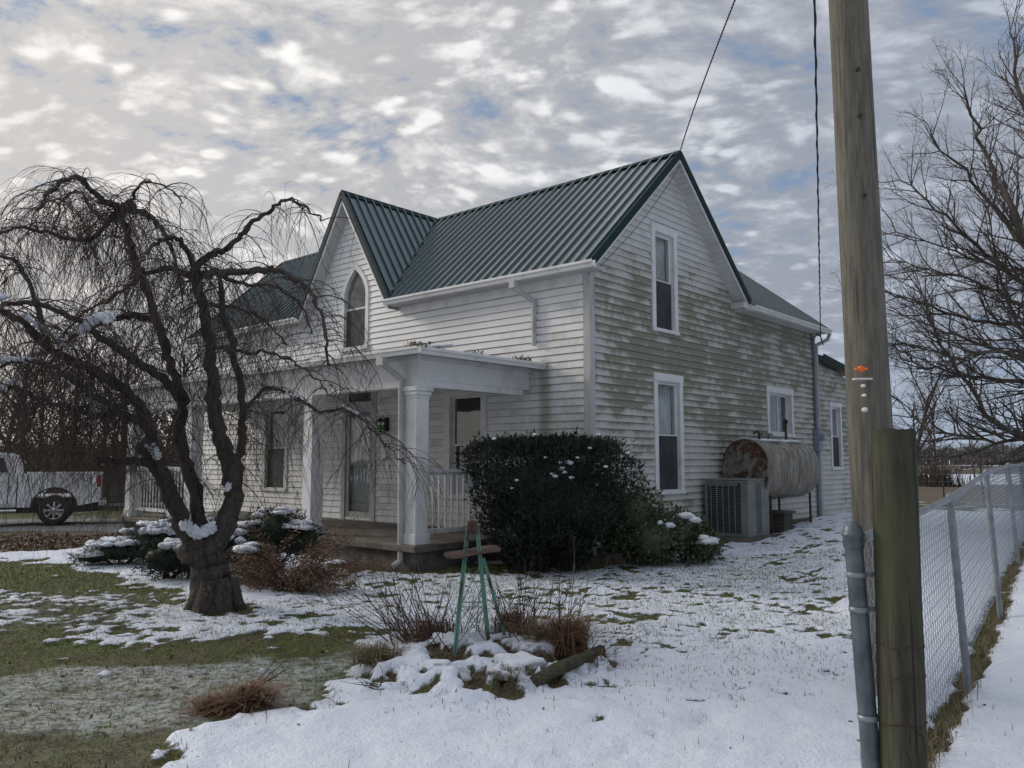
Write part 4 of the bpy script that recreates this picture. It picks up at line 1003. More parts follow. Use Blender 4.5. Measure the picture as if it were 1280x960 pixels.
# snowy junipers by the porch
def juniper(px_, py_, Y, blobs, label, ns=20, nl=5500, rng_s=.16):
    p = at(px_, py_, Y); sn = []
    for i in range(ns):
        c, r = blobs[i % len(blobs)]; a = rng.uniform(-2.9, -.2); q = rng.uniform(.2, .85)
        sn.append(((c[0]+math.cos(a)*r[0]*q, c[1]+math.sin(a)*r[1]*q, c[2]+r[2]*math.sqrt(max(0, 1-q*q))*.97), (rng.uniform(.06, rng_s), rng.uniform(.05, .13), rng.uniform(.02, .05))))
    return leafy('juniper_bush', (p.x, p.y), blobs, nl, .06, M['juniper'], label, aspect=.25, snow=sn, up=.35)
juniper(150, 690, 12.9, [((0, 0, .2), (.55, .5, .2)), ((.5, .1, .35), (.5, .45, .3)), ((.9, .3, .5), (.45, .4, .3)), ((-.35, -.1, .12), (.35, .3, .12))], 'low juniper spilling snow beside the far porch post', 80, 7500, .15)
juniper(208, 704, 11.3, [((0, 0, .26), (.42, .4, .26)), ((.3, .1, .2), (.35, .35, .2))], 'dark juniper just left of the weeping tree trunk', 10, 3500)
juniper(255, 690, 11.9, [((0, 0, .45), (.35, .35, .28)), ((.25, .1, .3), (.4, .35, .3))], 'snow capped juniper seen through the fork of the weeping tree', 26, 3500, .14)
juniper(345, 686, 12.2, [((0, 0, .55), (.5, .4, .35)), ((.35, 0, .4), (.4, .35, .3)), ((-.35, 0, .4), (.35, .35, .3))], 'dark snow dusted bush in front of the left porch window', 18, 6000, .15)
juniper(322, 708, 11.0, [((0, 0, .22), (.36, .35, .3))], 'dark low bush under the brown fronds', 3, 2500)
# dead brown arching fronds
def fronds():
    p = at(362, 692, 10.4); root = empty('dead_juniper', (p.x, p.y, H1(p.x, p.y)), 0, 'dead rust brown arching juniper between the tree and the porch steps', 'shrub')
    s = MB(); f = MB()
    for i in range(60):
        a = rng.uniform(-.9, .8) if i % 3 else rng.uniform(2.4, 3.9); L = rng.uniform(.5, 1.1); el = rng.uniform(.5, 1.25); pts = []; q = Vector((rng.normal(0, .1), rng.normal(0, .1), 0)); d = Vector((math.cos(a)*math.cos(el), math.sin(a)*math.cos(el)*.6, math.sin(el)))
        for k in range(9): pts.append(q.copy()); d = (d+Vector((0, 0, -.13))).normalized(); q = q+d*L/8; q.z = max(q.z, .05)
        s.tube(pts, [.007*(1-k/10) for k in range(9)], 4, cap=False)
        P0 = []; D = []
        for k in range(2, 9):
            for j in range(20): P0.append(pts[k]+Vector(rng.normal(0, .035, 3))); D.append(d+Vector(rng.normal(0, .6, 3))+Vector((0, 0, -.3)))
        leaf_quads(f, np.array(P0), rng.uniform(.03, .07, len(P0)), 0, np.array(D), .22)
    s.build('stem', M['stem'], root); f.build('frond', M['deadfern'], root)
fronds()

# ------------------------------------------------------------------ round bed: clumps, twigs, snow, iron stand
rcz = H1(*RC)
bd = MB()
for i in range(15):
    a = rng.uniform(0, 2*math.pi); q = rng.uniform(.35, .95); x, y = RC[0]+math.cos(a)*q, RC[1]+math.sin(a)*q*.9
    if math.sin(a) > .3 and rng.uniform() < .6: continue
    r_ = rng.uniform(.07, .16); lumpy(bd, (x, y, H1(x, y)-r_*.05), (r_*1.2, r_*.9, r_*.5), i, .4, 3, fr=1.0)
o = bd.build('snow_heap', M['snow']); tag(o, kind='stuff', label='lumpy snow lying over the round flower bed', cat='snow')
def clump(loc, h_, spread, n, m, name, label, cat='grass clump', lean=.45, tilt=(0, 0), group=None, wd=.010):
    z = H1(*loc); P0 = np.stack([rng.normal(0, spread, n), rng.normal(0, spread, n), np.zeros(n)-.02], 1); mb = MB()
    cards(mb, P0, rng.uniform(h_*.5, h_*1.1, n), rng.uniform(wd*.5, wd*1.1, n), 0, lean*1.25, .8)
    for i in range(len(mb.v)):
        v = mb.v[i]; mb.v[i] = (v[0]+tilt[0]*v[2], v[1]+tilt[1]*v[2], max(v[2], -.02))
    o = mb.build(name, m, None); o.location = (loc[0], loc[1], z); return tag(o, label, cat, group)
def G2(px_, py_): p = gpx(px_, py_); return (p.x, p.y)
clump(G2(472, 842), .24, .07, 520, M['straw'], 'grass_clump', 'straw coloured grass clump at the left end of the round bed', lean=.6)
clump(G2(568, 830), .16, .09, 420, M['deadgrass'], 'grass_clump', 'flattened brown grass clump in front of the green stand legs', lean=.8)
clump(G2(640, 858), .14, .07, 360, M['straw'], 'grass_clump', 'short straw clump at the front rim of the round bed', lean=.8)
clump(G2(668, 822), .20, .07, 360, M['straw'], 'grass_clump', 'grass clump between the snow lumps right of the stand', lean=.7)
clump(G2(706, 828), .42, .075, 620, M['deadfern'], 'dead_perennial', 'tall red brown dead plant mound at the right side of the bed', lean=.45)
clump(G2(722, 822), .46, .05, 260, M['deadgrass'], 'dead_perennial', 'pale brown dead stalks standing behind the red brown mound', lean=.35)
clump(G2(742, 836), .16, .06, 260, M['deadfern'], 'grass_clump', 'small brown clump at the right tip of the bed', lean=.8)
clump(G2(540, 800), .30, .10, 380, M['deadfern'], 'dead_perennial', 'brown dead stalks at the back left of the bed', lean=.6)
clump(G2(640, 806), .26, .08, 420, M['deadfern'], 'dead_perennial', 'dark brown dead plant inside the legs of the stand', lean=.8)
clump(G2(275, 886), .20, .05, 480, M['deadfern'], 'dead_perennial', 'brown dead tuft lying on the icy lawn, left one', lean=.5, tilt=(-.5, 0))
clump(G2(308, 884), .28, .055, 700, M['deadfern'], 'dead_perennial', 'brown dead tuft on the icy lawn with a long twig, right one', lean=.5, tilt=(.35, .1))
clump(G2(620, 700), .55, .20, 700, M['deadgrass'], 'dead_perennial', 'tangle of dead brown stems between the railing and the yew', lean=.35)
clump(G2(450, 712), .2, .2, 300, M['deadfern'], 'dead_perennial', 'dead leaves and stalks at the foot of the porch slab', lean=.7)
# edging log
lg = MB(); a = gpx(668, 866); b = gpx(752, 832); a.z = H1(a.x, a.y)+.02; b.z = H1(b.x, b.y)+.03
lg.tube([a, a.lerp(b, .3)+Vector((0, .01, .01)), a.lerp(b, .7), b], [.045, .05, .045, .04], 10); o = lg.build('edging_log', M['post']); tag(o, 'mossy log edging the right front of the round bed', 'log')
# twiggy shrubs
def twigs(name, loc, n, h_, lean, m, label, az=None, r0=.005, side=2, cat='bare shrub', base=.08, leaves=0):
    z = H1(*loc); mb = MB(); lv = []
    for i in range(n):
        a = rng.uniform(0, 2*math.pi) if az is None else rng.normal(az[0], az[1]); q = Vector((rng.normal(0, base), rng.normal(0, base), -.03)); e = abs(rng.normal(lean, .2)); d = Vector((math.cos(a)*math.sin(e), math.sin(a)*math.sin(e), math.cos(e)))
        L = h_*rng.uniform(.5, 1.1); pts = [q.copy()]
        for k in range(7): d = (d+Vector(rng.normal(0, .07, 3))).normalized(); q = q+d*L/7; pts.append(q.copy())
        mb.tube(pts, [r0*(1-k/9) for k in range(8)], 4, cap=False)
        for j in range(rng.integers(0, side+1)):
            k = rng.integers(2, 7); d2 = (d+Vector(rng.normal(0, .5, 3))).normalized(); l2 = L*rng.uniform(.15, .4); pp = [pts[k]+d2*l2*t_/3+Vector(rng.normal(0, .008, 3)) for t_ in range(4)]; pp[0] = pts[k]
            mb.tube(pp, [r0*.55, r0*.45, r0*.35, r0*.2], 3, cap=False); lv.append((pp[-1], d2))
        lv.append((pts[-1], d))
    o = mb.build(name, m); o.location = (loc[0], loc[1], z); tag(o, label, cat)
    if leaves:
        f = MB(); P0 = np.array([p+Vector(rng.normal(0, .02, 3)) for p, d in lv for _ in range(leaves)]); D = np.array([d+Vector(rng.normal(0, .8, 3)) for p, d in lv for _ in range(leaves)]); leaf_quads(f, P0, rng.uniform(.02, .045, len(P0)), 0, D, .4); f.build('dead_leaves', M['deadfern'], o)
    return o
twigs('bare_shrub', G2(520, 806), 34, .95, .7, M['stem'], 'fan of dark red bare stems at the left back of the bed', az=(2.6, .7), base=.12, side=3, r0=.0065)
twigs('bare_shrub', G2(560, 812), 36, .62, .5, M['stem'], 'bare red stems tangled around the left leg of the stand', base=.15, side=4, r0=.006)
twigs('bare_shrub', G2(655, 815), 34, .62, .6, M['stem'], 'bare red stems right of the green stand', base=.14, side=4, r0=.006)
twigs('bare_shrub', G2(700, 812), 9, .9, .22, M['stem2'], 'tall pale bare stems rising from the right mound', az=(.2, .6), base=.06, side=3, r0=.007)
twigs('bare_shrub', G2(670, 800), 4, .85, .08, M['black'], 'few upright blackish stalks in the middle of the bed', base=.05, side=1, r0=.007)
twigs('bare_shrub', G2(745, 815), 9, .55, 1.0, M['stem'], 'thin leafy sprays arching right over the snow', az=(.1, .4), side=3, base=.05, r0=.003, leaves=3)
twigs('bare_shrub', G2(430, 752), 12, .75, 1.0, M['stem'], 'sparse rusty sprays lying over the snow right of the tree', az=(2.9, .7), side=3, base=.2, r0=.003, leaves=4)
twigs('fallen_branch', G2(480, 862), 5, .42, 1.15, M['stem'], 'dark broken twig lying on the snow in front of the bed', az=(-2.3, .35), side=3, base=.03, r0=.006, cat='branch')
twigs('fallen_branch', G2(315, 855), 4, .62, 1.0, M['stem'], 'long thin twig leaning up right from the brown tufts', az=(.6, .12), side=2, base=.03, r0=.005, cat='branch')
twigs('bare_shrub', G2(755, 712), 3, .40, .15, M['stem2'], 'lone forked straw twig standing in the snow before the yew', base=.02, side=2, r0=.008)

st = empty('iron_stand', (G2(590, 822)[0], G2(590, 822)[1]-.0, rcz-.12), R(20), 'flaking green iron tripod stand with a round rusty plate in the flower bed', 'stand')
Z1 = .99
for k in range(4):
    a = k*math.pi/2+.5; b = MB()
    p0 = Vector((math.cos(a)*.20, math.sin(a)*.20, 0)); p1 = Vector((math.cos(a)*.055, math.sin(a)*.055, Z1))
    if k == 1: p0 *= 1.0
    b.bar(p0, p1, .042, .006, up=(math.cos(a), math.sin(a), 0)); b.bar(p0+Vector((0, 0, 0)), p1, .006, .034, up=(math.cos(a), math.sin(a), 0)); b.build('leg', M['greenpaint'], st)
b = MB(); n = 28; ring = [(math.cos(2*math.pi*i/n), math.sin(2*math.pi*i/n)) for i in range(n)]
hh = [.81+.028*(x*1.0)+.01*math.sin(3*math.atan2(y, x)) for x, y in ring]
b.add([(x*.235, y*.235, h_) for (x, y), h_ in zip(ring, hh)]+[(x*.235, y*.235, h_-.008) for (x, y), h_ in zip(ring, hh)], [tuple(range(n)), tuple(range(2*n-1, n-1, -1))]+[(i, n+i, n+(i+1) % n, (i+1) % n) for i in range(n)])
b.build('round_plate', M['rust'], st)
b = MB(); b.lathe((0, 0, 0), [(.0, Z1+.07), (.035, Z1+.07), (.045, Z1+.05), (.045, Z1+.0), (.065, Z1-.01), (.065, Z1-.03), (.0, Z1-.03)], 12); b.build('cap', M['rust'], st)
b = MB()
for (z, r_) in ((.38, .155),):
    q = [Vector((math.cos(k*math.pi/2+.5)*r_, math.sin(k*math.pi/2+.5)*r_, z)) for k in range(4)]
    for k in range(4): b.bar(q[k], q[(k+1) % 4], .02, .005)
b.build('brace', M['greenpaint'], st)
for k in range(4):
    b = MB(); q = lambda z, k_: Vector((math.cos(k_*math.pi/2+.5)*(.20-.145*z/Z1), math.sin(k_*math.pi/2+.5)*(.20-.145*z/Z1), z))
    b.bar(q(.08, k), q(.38, k+1), .018, .004); b.bar(q(.08, k+1), q(.38, k), .018, .004); b.bar(q(.38, k), q(.72, k+1), .016, .004); b.build('cross_brace', M['greenpaint'], st)
b = MB(); b.bar((.19, 0, -.02), (.36, -.12, .0), .02, .006)
b.bar(Vector((.10, .02, .75)), Vector((.30, -.02, .03)), .028, .006, up=(0, 1, 0)); b.build('strut', M['greenpaint'], st)

# ------------------------------------------------------------------ lawn grass and litter (uncountable)
gm = MB()
x, y, bb = scatter(190000, -9, 5.5, 3.6, 13.5, lambda c, b, cr, g, S, x, y: (1-c)*(1-.85*cr)*(1-.6*b)*(1-g)*np.clip(1.6-(y-3)/14, .25, 1))
n = len(x); P0 = np.stack([x, y, hgt(x, y)-.004], 1); cards(gm, P0, rng.uniform(.015, .042, n)*(1+(y-4)*.03), rng.uniform(.003, .006, n)*(1+(y-4)*.09), 0, .8, .4)
o = gm.build('lawn_grass', M['grass'], kind='stuff')
gm = MB()
x, y, bb = scatter(60000, -12, 8, 3.6, 17, lambda c, b, cr, g, S, x, y: (1-c)*b*(1-g)*.55)
n = len(x); P0 = np.stack([x, y, hgt(x, y)], 1); cards(gm, P0, rng.uniform(.02, .05, n)*(1+(y-4)*.02), rng.uniform(.004, .010, n)*(1+(y-4)*.07), 0, 1.0, .4)
x, y, bb = scatter(60000, -3, 6, 4.2, 15, lambda c, b, cr, g, S, x, y: .03+.35*(1-sstep(.6, .97, S)))
n = len(x); P0 = np.stack([x, y, hgt(x, y)-.01], 1); cards(gm, P0, rng.uniform(.03, .07, n), rng.uniform(.002, .005, n), 0, .6, .3)
gm.build('dead_lawn_grass', M['deadgrass'], kind='stuff')
gm = MB()
x = rng.uniform(-16, -4.5, 26000); y = rng.uniform(13.5, 19.5, 26000); c, b, cr, g, S = fields(x, y); k = (c < .4) & (rng.uniform(0, 1, 26000) < (.2+.8*(S < .12))*.7); x, y = x[k], y[k]; n = len(x)
leaf_quads(gm, np.stack([x, y, hgt(x, y)+.0], 1), rng.uniform(.04, .10, n), 0, rng.normal(size=(n, 3))*np.array([1, 1, .35]), .6)
x = np.concatenate([rng.uniform(-6, 4.5, 4200)]); y = rng.uniform(4, 13.5, 4200); c, b, cr, g, S = fields(x, y); k = rng.uniform(0, 1, 4200) < (.07+.5*(S < .15)*b); x, y = x[k], y[k]; n = len(x)
leaf_quads(gm, np.stack([x, y, hgt(x, y)+.004], 1), rng.uniform(.02, .05, n), 0, rng.normal(size=(n, 3))*np.array([1, 1, .3]), .6)
gm.build('leaf_litter', M['brownleaf'], kind='stuff')
gm = MB()
for a, b_ in zip(FENCE, FENCE[1:]):
    L = (b_-a).length; n = int(L*420); tt = rng.uniform(0, 1, n); P0 = np.stack([a.x+(b_.x-a.x)*tt+rng.normal(.02, .035, n), a.y+(b_.y-a.y)*tt+rng.normal(0, .05, n), tt*0], 1); P0[:, 2] = hgt(P0[:, 0], P0[:, 1])-.01
    cards(gm, P0, rng.uniform(.04, .15, n), rng.uniform(.003, .007, n), 0, .7, .4)
gm.build('fence_line_grass', M['straw'], kind='stuff')

# ------------------------------------------------------------------ utility pole, timber post, chain link fence
pb = Vector((2.58, 5.89, gz(2.58, 5.89))); ptop = at(1060, 0, 5.95); ax = (ptop-pb); lean = Vector((ax.x/ax.z, ax.y/ax.z, 1)); PH = 8.2
pl_ = empty('utility_pole', pb, 0, 'tall weathered wooden utility pole with orange reflector', 'utility pole')
mb = MB(); pts = []; rad = []
for i in range(60):
    z = -.3+(PH+.3)*i/59; pts.append(lean*z); rad.append((.156-.0035*max(z, 0))*(1+.02*noise.noise(Vector((1, 4, z*1.3)))))
mb.tube(pts, rad, 28); pole = mb.build('pole', M['pole'], pl_)
def on_pole(px_, py_):
    for _ in range(3): P_ = at(px_+4, py_, pb.y-.155)
    return P_-pb
q = on_pole(1073, 461)
b = MB(); b.lathe((q.x, q.y-.0, q.z), [(.0, -.012), (.014, -.011), (.022, -.003), (.023, .02)], 14, axis='y'); b.box((q.x-.042, q.y-.004, q.z-.008), (q.x+.042, q.y+.02, q.z+.008)); b.build('reflector', M['orange'], pl_)
q = on_pole(1075, 473.5); b = MB(); b.box((q.x-.062, q.y-.01, q.z-.006), (q.x+.062, q.y+.04, q.z+.006)); b.build('bracket', M['porcelain'], pl_)
for px_, py_, r_ in ((1076, 482, .012), (1077, 494, .011), (1078, 512, .017)):
    q = on_pole(px_, py_); b = MB(); b.lathe(q, [(.0, -.02), (r_*.8, -.008), (r_, -.002), (r_, .03)], 14, axis='y'); b.build('insulator', M['porcelain'], pl_)
for i in range(26):                      # staples and nail heads up the pole
    pass
b = MB()
for z in (3.5, 4.1, 4.45): b = MB(); p_ = lean*z; b.lathe((p_.x-.02, p_.y-.150, z), [(0, -.012), (.014, -.01), (.016, .02)], 8, axis='y'); b.build('bolt', M['black'], pl_)

wp = Vector((1.56, 3.42, gz(1.56, 3.42)))
mb = MB(); pts = []; rad = []
for i in range(40):
    z = -.2+1.925*i/39; pts.append(Vector((.04*(1.7-z)/1.7*0+.012*(z), 0, z))); rad.append(.089*(1+.03*noise.noise(Vector((9, 2, z*2)))-.02*(z/1.7)))
mb.tube(pts, rad, 26)
for i in range(len(mb.v)):
    v = Vector(mb.v[i]); a = math.atan2(v.y, v.x-.012*v.z); k = 1+.02*noise.noise(Vector((math.cos(a)*2, math.sin(a)*2, v.z*.7))) - (.05 if abs(a+1.75) < .06 else 0)
    mb.v[i] = (v.x*k, v.y*k, v.z+(.012*noise.noise(Vector((v.x*20, v.y*20, 0))) if v.z > 1.7 else 0))
o = mb.build('fence_post', M['post']); o.location = wp; tag(o, 'thick mossy round timber post at the near end of the fence', 'post')
for k, z in enumerate((.86, .74, .56)):
    b = MB(); n = 30; b.tube([(math.cos(2*math.pi*i/n)*.0905+.012*z, math.sin(2*math.pi*i/n)*.0905, z+.006*math.sin(i*.9+k)) for i in range(n+1)], .0022, 5, cap=False); b.build('wire_wrap', M['rust'], o)
b = MB(); b.tube([(.0, -.094, .42), (-.02, -.095, .5), (-.01, -.093, .57), (.05, -.085, .52), (.06, -.08, .42)], .0022, 5); b.build('wire_wrap', M['rust'], o)

fn = empty('chain_link_fence', (0, 0, 0), 0, 'galvanised chain link fence running from the timber post into the distance', 'fence')
def railz(i): p = FENCE[i]; return [1.27, 1.33, 1.48, 1.53, 1.53, 1.55, 1.58][i]
tp = Vector((1.425, 3.46, 0)); b = MB(); b.tube([tp+Vector((.055, 0, -.2)), tp+Vector((.045, 0, .0)), tp+Vector((-.01, 0, 1.27))], .0365, 20); term = b.build('terminal_post', M['pipe'], fn)
b = MB(); b.lathe(tp+Vector((-.01, 0, 1.24)), [(.0415, 0), (.0415, .045), (.046, .048), (.046, .058), (.040, .064), (.036, .085), (.022, .106), (.0, .112)], 20); b.build('post_cap', M['pipe'], term)
for z in (1.12, .98, .55, .2):
    b = MB(); b.lathe(tp+Vector((.0+.045*(1-z/1.27)-.01*z/1.27, 0, z)), [(.0385, 0), (.0405, 0), (.0405, .022), (.0385, .022)], 20); b.box((tp.x+.035, tp.y-.006, z+.002), (tp.x+.075, tp.y+.006, z+.02)); b.tube([(tp.x+.062, tp.y-.02, z+.011), (tp.x+.062, tp.y+.02, z+.011)], .005, 6); b.build('brace_band', M['galv'], term)
rp = [Vector((p.x, p.y, railz(i))) for i, p in enumerate(FENCE)]
b = MB(); b.tube(rp, .0215, 12); b.build('top_rail', M['galv'], fn)
for i, p in enumerate(FENCE[1:], 1):
    b = MB(); g_ = gz(p.x, p.y); off = Vector((-.045, .03, 0)); b.tube([Vector((p.x, p.y, g_-.2))+off*0+Vector((.06, -.02, 0)), Vector((p.x, p.y, railz(i)-.03))], .026, 12)
    b.lathe((p.x, p.y, railz(i)-.05), [(.029, 0), (.031, .03), (.028, .07), (.012, .09), (0, .092)], 12); b.build('line_post', M['galv'], fn)
b = MB(); P_ = .047; s_tot = 0
for i in range(len(FENCE)-1):
    a, c_ = FENCE[i], FENCE[i+1]; L = (c_-a).length; n = int(L/(P_)); off = Vector((-.028, .02, 0))
    r_ = .0019 if i < 2 else .0016
    for j in range(n):
        t0 = j/n; zt0 = railz(i)*(1-t0)+railz(i+1)*t0; p = a.lerp(c_, t0); g0 = gz(p.x, p.y)+.02; K = int((zt0-g0)/P_); sg = 1 if j % 2 else -1
        pts = []
        for k in range(K+1):
            t1 = t0+(P_*.5*(1 if k % 2 else -1)*sg*1.03)/L; pp = a.lerp(c_, t1)+off; pts.append((pp.x+(.003 if k % 2 else -.003), pp.y, zt0-k*P_))
        b.tube(pts, r_, 3, cap=False)
b.build('wire_mesh', M['wirem'], fn)

# service cables
hp = H2W(ELL-.10, -.24, 4.66); top = hp+(at(1018, 0, 7.4)-hp)*1.6
c_ = MB(); pts = sag(top, hp, .10, 60)
c_.tube(pts, .010, 6)
tw = []
for i in range(600):
    t_ = i/599; k = t_*60; j = min(int(k), 59); p = pts[j].lerp(pts[j+1], k-j); a = i*.30; tw.append(p+Vector((math.cos(a)*.010, math.sin(a)*.010, 0)))
c_.tube(tw, .007, 5); c_.tube([hp, hp+Vector((.03, -.03, -.18)), hp+Vector((.02, -.1, -.25)), hp+Vector((0, 0, -.06))], .012, 6)
o = c_.build('power_cable', M['cable']); tag(o, 'thick twisted black service cable hanging beside the utility pole', 'cable')
ap = H2W(XR, -OVH-.02, H+.05); c_ = MB(); tgt = at(935, 0, 8.9)
d_ = (tgt-ap); far = ap+d_*1.9+Vector((.25, 0, .9)); pts = []
for i in range(40):
    t_ = i/39; pts.append(ap*(1-t_)**2+(tgt+Vector((-.35, 0, -.28)))*2*t_*(1-t_)+far*t_*t_)
c_.tube(pts, .0085, 6)
for i in range(0, 300):
    t_ = i/300; p = ap*(1-t_)**2+(tgt+Vector((-.35, 0, -.28)))*2*t_*(1-t_)+far*t_*t_
    if i % 2: lumpy(c_, p, (.014,)*3, amp=0, sub=1)
gp = [H2W(XR-k*(XR+OVH-.1), -OVH-.05, H-S1*k*(XR+OVH-.1)-.22-.12*math.sin(k*math.pi)) for k in [i/20 for i in range(21)]]
c_.tube(gp, .006, 5)
o = c_.build('telephone_wire', M['cable']); tag(o, 'thin dark wire rising from the main gable peak', 'wire')

# ------------------------------------------------------------------ pickup truck and trailer on the drive
TZ = -.17
tr = empty('pickup_truck', (-11.92, 24.1, TZ), R(25), 'white crew cab pickup truck parked on the gravel drive', 'pickup truck')
# local: +x towards the tail (tail at 0), y: near side at -1, z up
def side_panel(mb, prof, y0, y1): mb.prism(prof, lambda a, b: Vector((a, y0, b)), lambda a, b: Vector((a, y1, b)))
def arc_pts(cx, cz, r_, a0, a1, n=14): return [(cx+r_*math.cos(R(a0+(a1-a0)*i/n)), cz+r_*math.sin(R(a0+(a1-a0)*i/n))) for i in range(n+1)]
WX, FX = -1.12, -4.75
bed = [(-.03, .62), (-.0, 1.05), (-.03, 1.43), (-2.0, 1.43), (-2.0, .50)]+[(WX-.56, .50)]+arc_pts(WX, .46, .545, 176, 4)+[(WX+.56, .52)]
b = MB(); side_panel(b, bed, -1.0, -.93); side_panel(b, bed, .93, 1.0); b.box((-2.0, -.93, .75), (-.03, .93, .8)); b.box((-2.0, -.929, .801), (-1.95, .929, 1.40)); b.build('bed', M['white'], tr, recalc=True, bevel=.02)
cabp = [(-2.03, .50), (-2.03, 1.42), (-2.16, 1.90), (-2.35, 1.97), (-3.7, 1.97), (-4.05, 1.85), (-4.45, 1.42), (-5.6, 1.32), (-5.72, 1.1), (-5.75, .55), (-5.35, .52)]+arc_pts(FX, .46, .545, 4, 176)+[(-4.2, .50)]
cabp = cabp[:11]+list(reversed(arc_pts(FX, .46, .545, 4, 176)))+[(-4.15, .50)]
b = MB(); side_panel(b, cabp, -1.0, 1.0)
for i in range(len(b.v)):
    v = b.v[i]; k = max(0, v[2]-1.42)*.24; b.v[i] = (v[0], v[1]*(1-k), v[2])
cab = b.build('cab', M['white'], tr, recalc=True, bevel=.03)
for w0, w1 in ((-3.05, -2.28), (-4.05, -3.15)):
    b = MB(); q = [(w0 if w0 > -4 else w0-.15, 1.46), (w1+.03, 1.46), (w1-.08, 1.84), (w0+(.03 if w0 > -4 else .22), 1.84)]; vs = [(x_, -1.0*(1-(z_-1.42)*.24)-.006, z_) for x_, z_ in q]; b.add(vs, [(0, 1, 2, 3)]); b.build('window', M['tint'], cab)
for x_ in (-2.22, -3.10, -4.2): b = MB(); b.box((x_-.008, -1.004, .62), (x_+.008, -.999, 1.42)); b.build('door_seam', M['black'], cab)
for x_ in (-2.36, -3.25): b = MB(); b.box((x_-.13, -1.03, 1.22), (x_+.06, -1.004, 1.26)); b.build('door_handle', M['chrome'], cab)
b = MB(); b.box((-4.12, -1.012, .55), (-2.05, -1.0005, .62)); b.build('chrome_strip', M['chrome'], cab)
b = MB(); b.tube([(-4.0, -1.1, .42), (-2.0, -1.1, .42)], .045, 8); b.build('running_board', M['chrome'], tr)
def arch(x): 
    b = MB(); a0 = arc_pts(x, .46, .54, 180, 0); a1 = arc_pts(x, .46, .58, 180, 0)
    for i in range(14): b.prism([a0[i], a0[i+1], a1[i+1], a1[i]], lambda s, z: Vector((s, -1.001, z)), lambda s, z: Vector((s, -1.02, z)))
    b.build('wheel_arch', M['black'], tr, recalc=True)
arch(WX); arch(FX)
b = MB(); b.box((-5.2, -.90, .35), (-.1, .90, .74)); b.build('chassis', M['black'], tr)
for x_ in (WX, FX):
    for y_ in (-.98, .70):
        wz = MB(); wz.lathe((x_, y_, .41), [(.24, .0), (.36, .0), (.405, .03), (.415, .14), (.405, .25), (.36, .28), (.24, .28)], 32, axis='y'); whl = wz.build('wheel', M['black'], tr, label='truck wheel')
        rm = MB(); rm.lathe((x_, y_, .41), [(.245, .0), (.225, .012), (.22, .05), (.22, .2)], 32, axis='y'); rm.lathe((x_, y_, .41), [(.0, -.015), (.06, -.01), (.075, .03), (.0, .03)], 16, axis='y')
        for k in range(8):
            a = k*math.pi/4; rm.bar((x_+math.cos(a)*.06, y_+.03, .41+math.sin(a)*.06), (x_+math.cos(a)*.225, y_+.03, .41+math.sin(a)*.225), .055, .03, up=(0, 1, 0))
        rm.build('rim', M['chrome'], whl)
b = MB(); b.box((-.10, -1.012, 1.03), (.012, -.80, 1.36)); b.build('tail_light', M['red'], tr, bevel=.02)
b = MB(); b.box((-.02, -.93, .70), (.03, .93, 1.43)); b.build('tailgate', M['white'], tr, bevel=.02)
b = MB(); b.box((-.05, -.98, .50), (.16, .98, .66)); b.build('rear_bumper', M['chrome'], tr, bevel=.02)
tl = empty('utility_trailer', (-11.70, 24.2, TZ), R(25), 'dark weathered plank sided trailer behind the pickup truck', 'trailer')
b = MB()
for i in range(7): b.box((-.02, -1.02+.004*(i % 2), .62+i*.155), (2.7, -.98, .62+i*.155+.148))
for y_ in (-.97, ): b.box((.0, y_, .60), (.05, .98, 1.70)); b.box((.0, .93, .6), (2.7, .98, 1.7)); b.box((2.65, -.97, .6), (2.7, .92, 1.7))
b.build('plank_side', M['planks'], tl)
b = MB(); b.box((-.02, -1.03, .50), (2.7, -.97, .57)); b.bar((-.0, -.9, .52), (-.35, 0, .52), .08, .06); b.build('trailer_frame', M['galv'], tl)
for y_ in (-.95, .7): b = MB(); b.lathe((1.6, y_, .33), [(0, .02), (.18, .02), (.18, 0), (.31, .0), (.33, .04), (.33, .2), (.3, .24), (0, .24)], 24, axis='y'); b.build('wheel', M['black'], tl)
b = MB(); b.box((.05, -.5, .57), (2.6, .5, .62)); b.build('trailer_bed', M['planks'], tl)

# ------------------------------------------------------------------ bare trees
def grow(mb, p, d, L, r_, lev, cfg, m=0):
    """recursive bare branch; cfg: per level (segments, wander, lift, children, child length ratio, child angle)"""
    seg, wan, lift, nch, ratio, ang = cfg[lev]
    pts = [p.copy()]; rad = [r_]; q = p.copy(); dd = d.normalized(); dirs = [dd.copy()]
    for i in range(seg):
        dd = (dd+Vector(rng.normal(0, wan, 3))+Vector((0, 0, lift))).normalized(); q = q+dd*L/seg; pts.append(q.copy()); rad.append(max(r_*(1-.8*(i+1)/seg), .0022)); dirs.append(dd.copy())
    sides = 10 if lev == 0 else (6 if lev == 1 else (4 if lev == 2 else 3))
    mb[0 if lev < 2 else 1].tube(pts, rad, sides, m, cap=(lev == 0))
    if lev+1 < len(cfg):
        n = nch if isinstance(nch, int) else int(rng.integers(nch[0], nch[1]+1))
        for j in range(n):
            t_ = (.25 if lev else .35)+(.75 if lev else .65)*(j+rng.uniform(0, .9))/n; k = min(t_*seg, seg-.01); i = int(k); pp = pts[i].lerp(pts[i+1], k-i)
            ax_ = dirs[i+1].orthogonal().normalized(); ax_.rotate(Matrix.Rotation(rng.uniform(0, 6.283), 3, dirs[i+1])); nd = dirs[i+1].copy(); nd.rotate(Matrix.Rotation(ang*rng.uniform(.7, 1.3), 3, ax_))
            grow(mb, pp, nd, L*ratio*(1.15-.6*t_)*rng.uniform(.8, 1.2), max(rad[i]*.62, .003), lev+1, cfg, m)
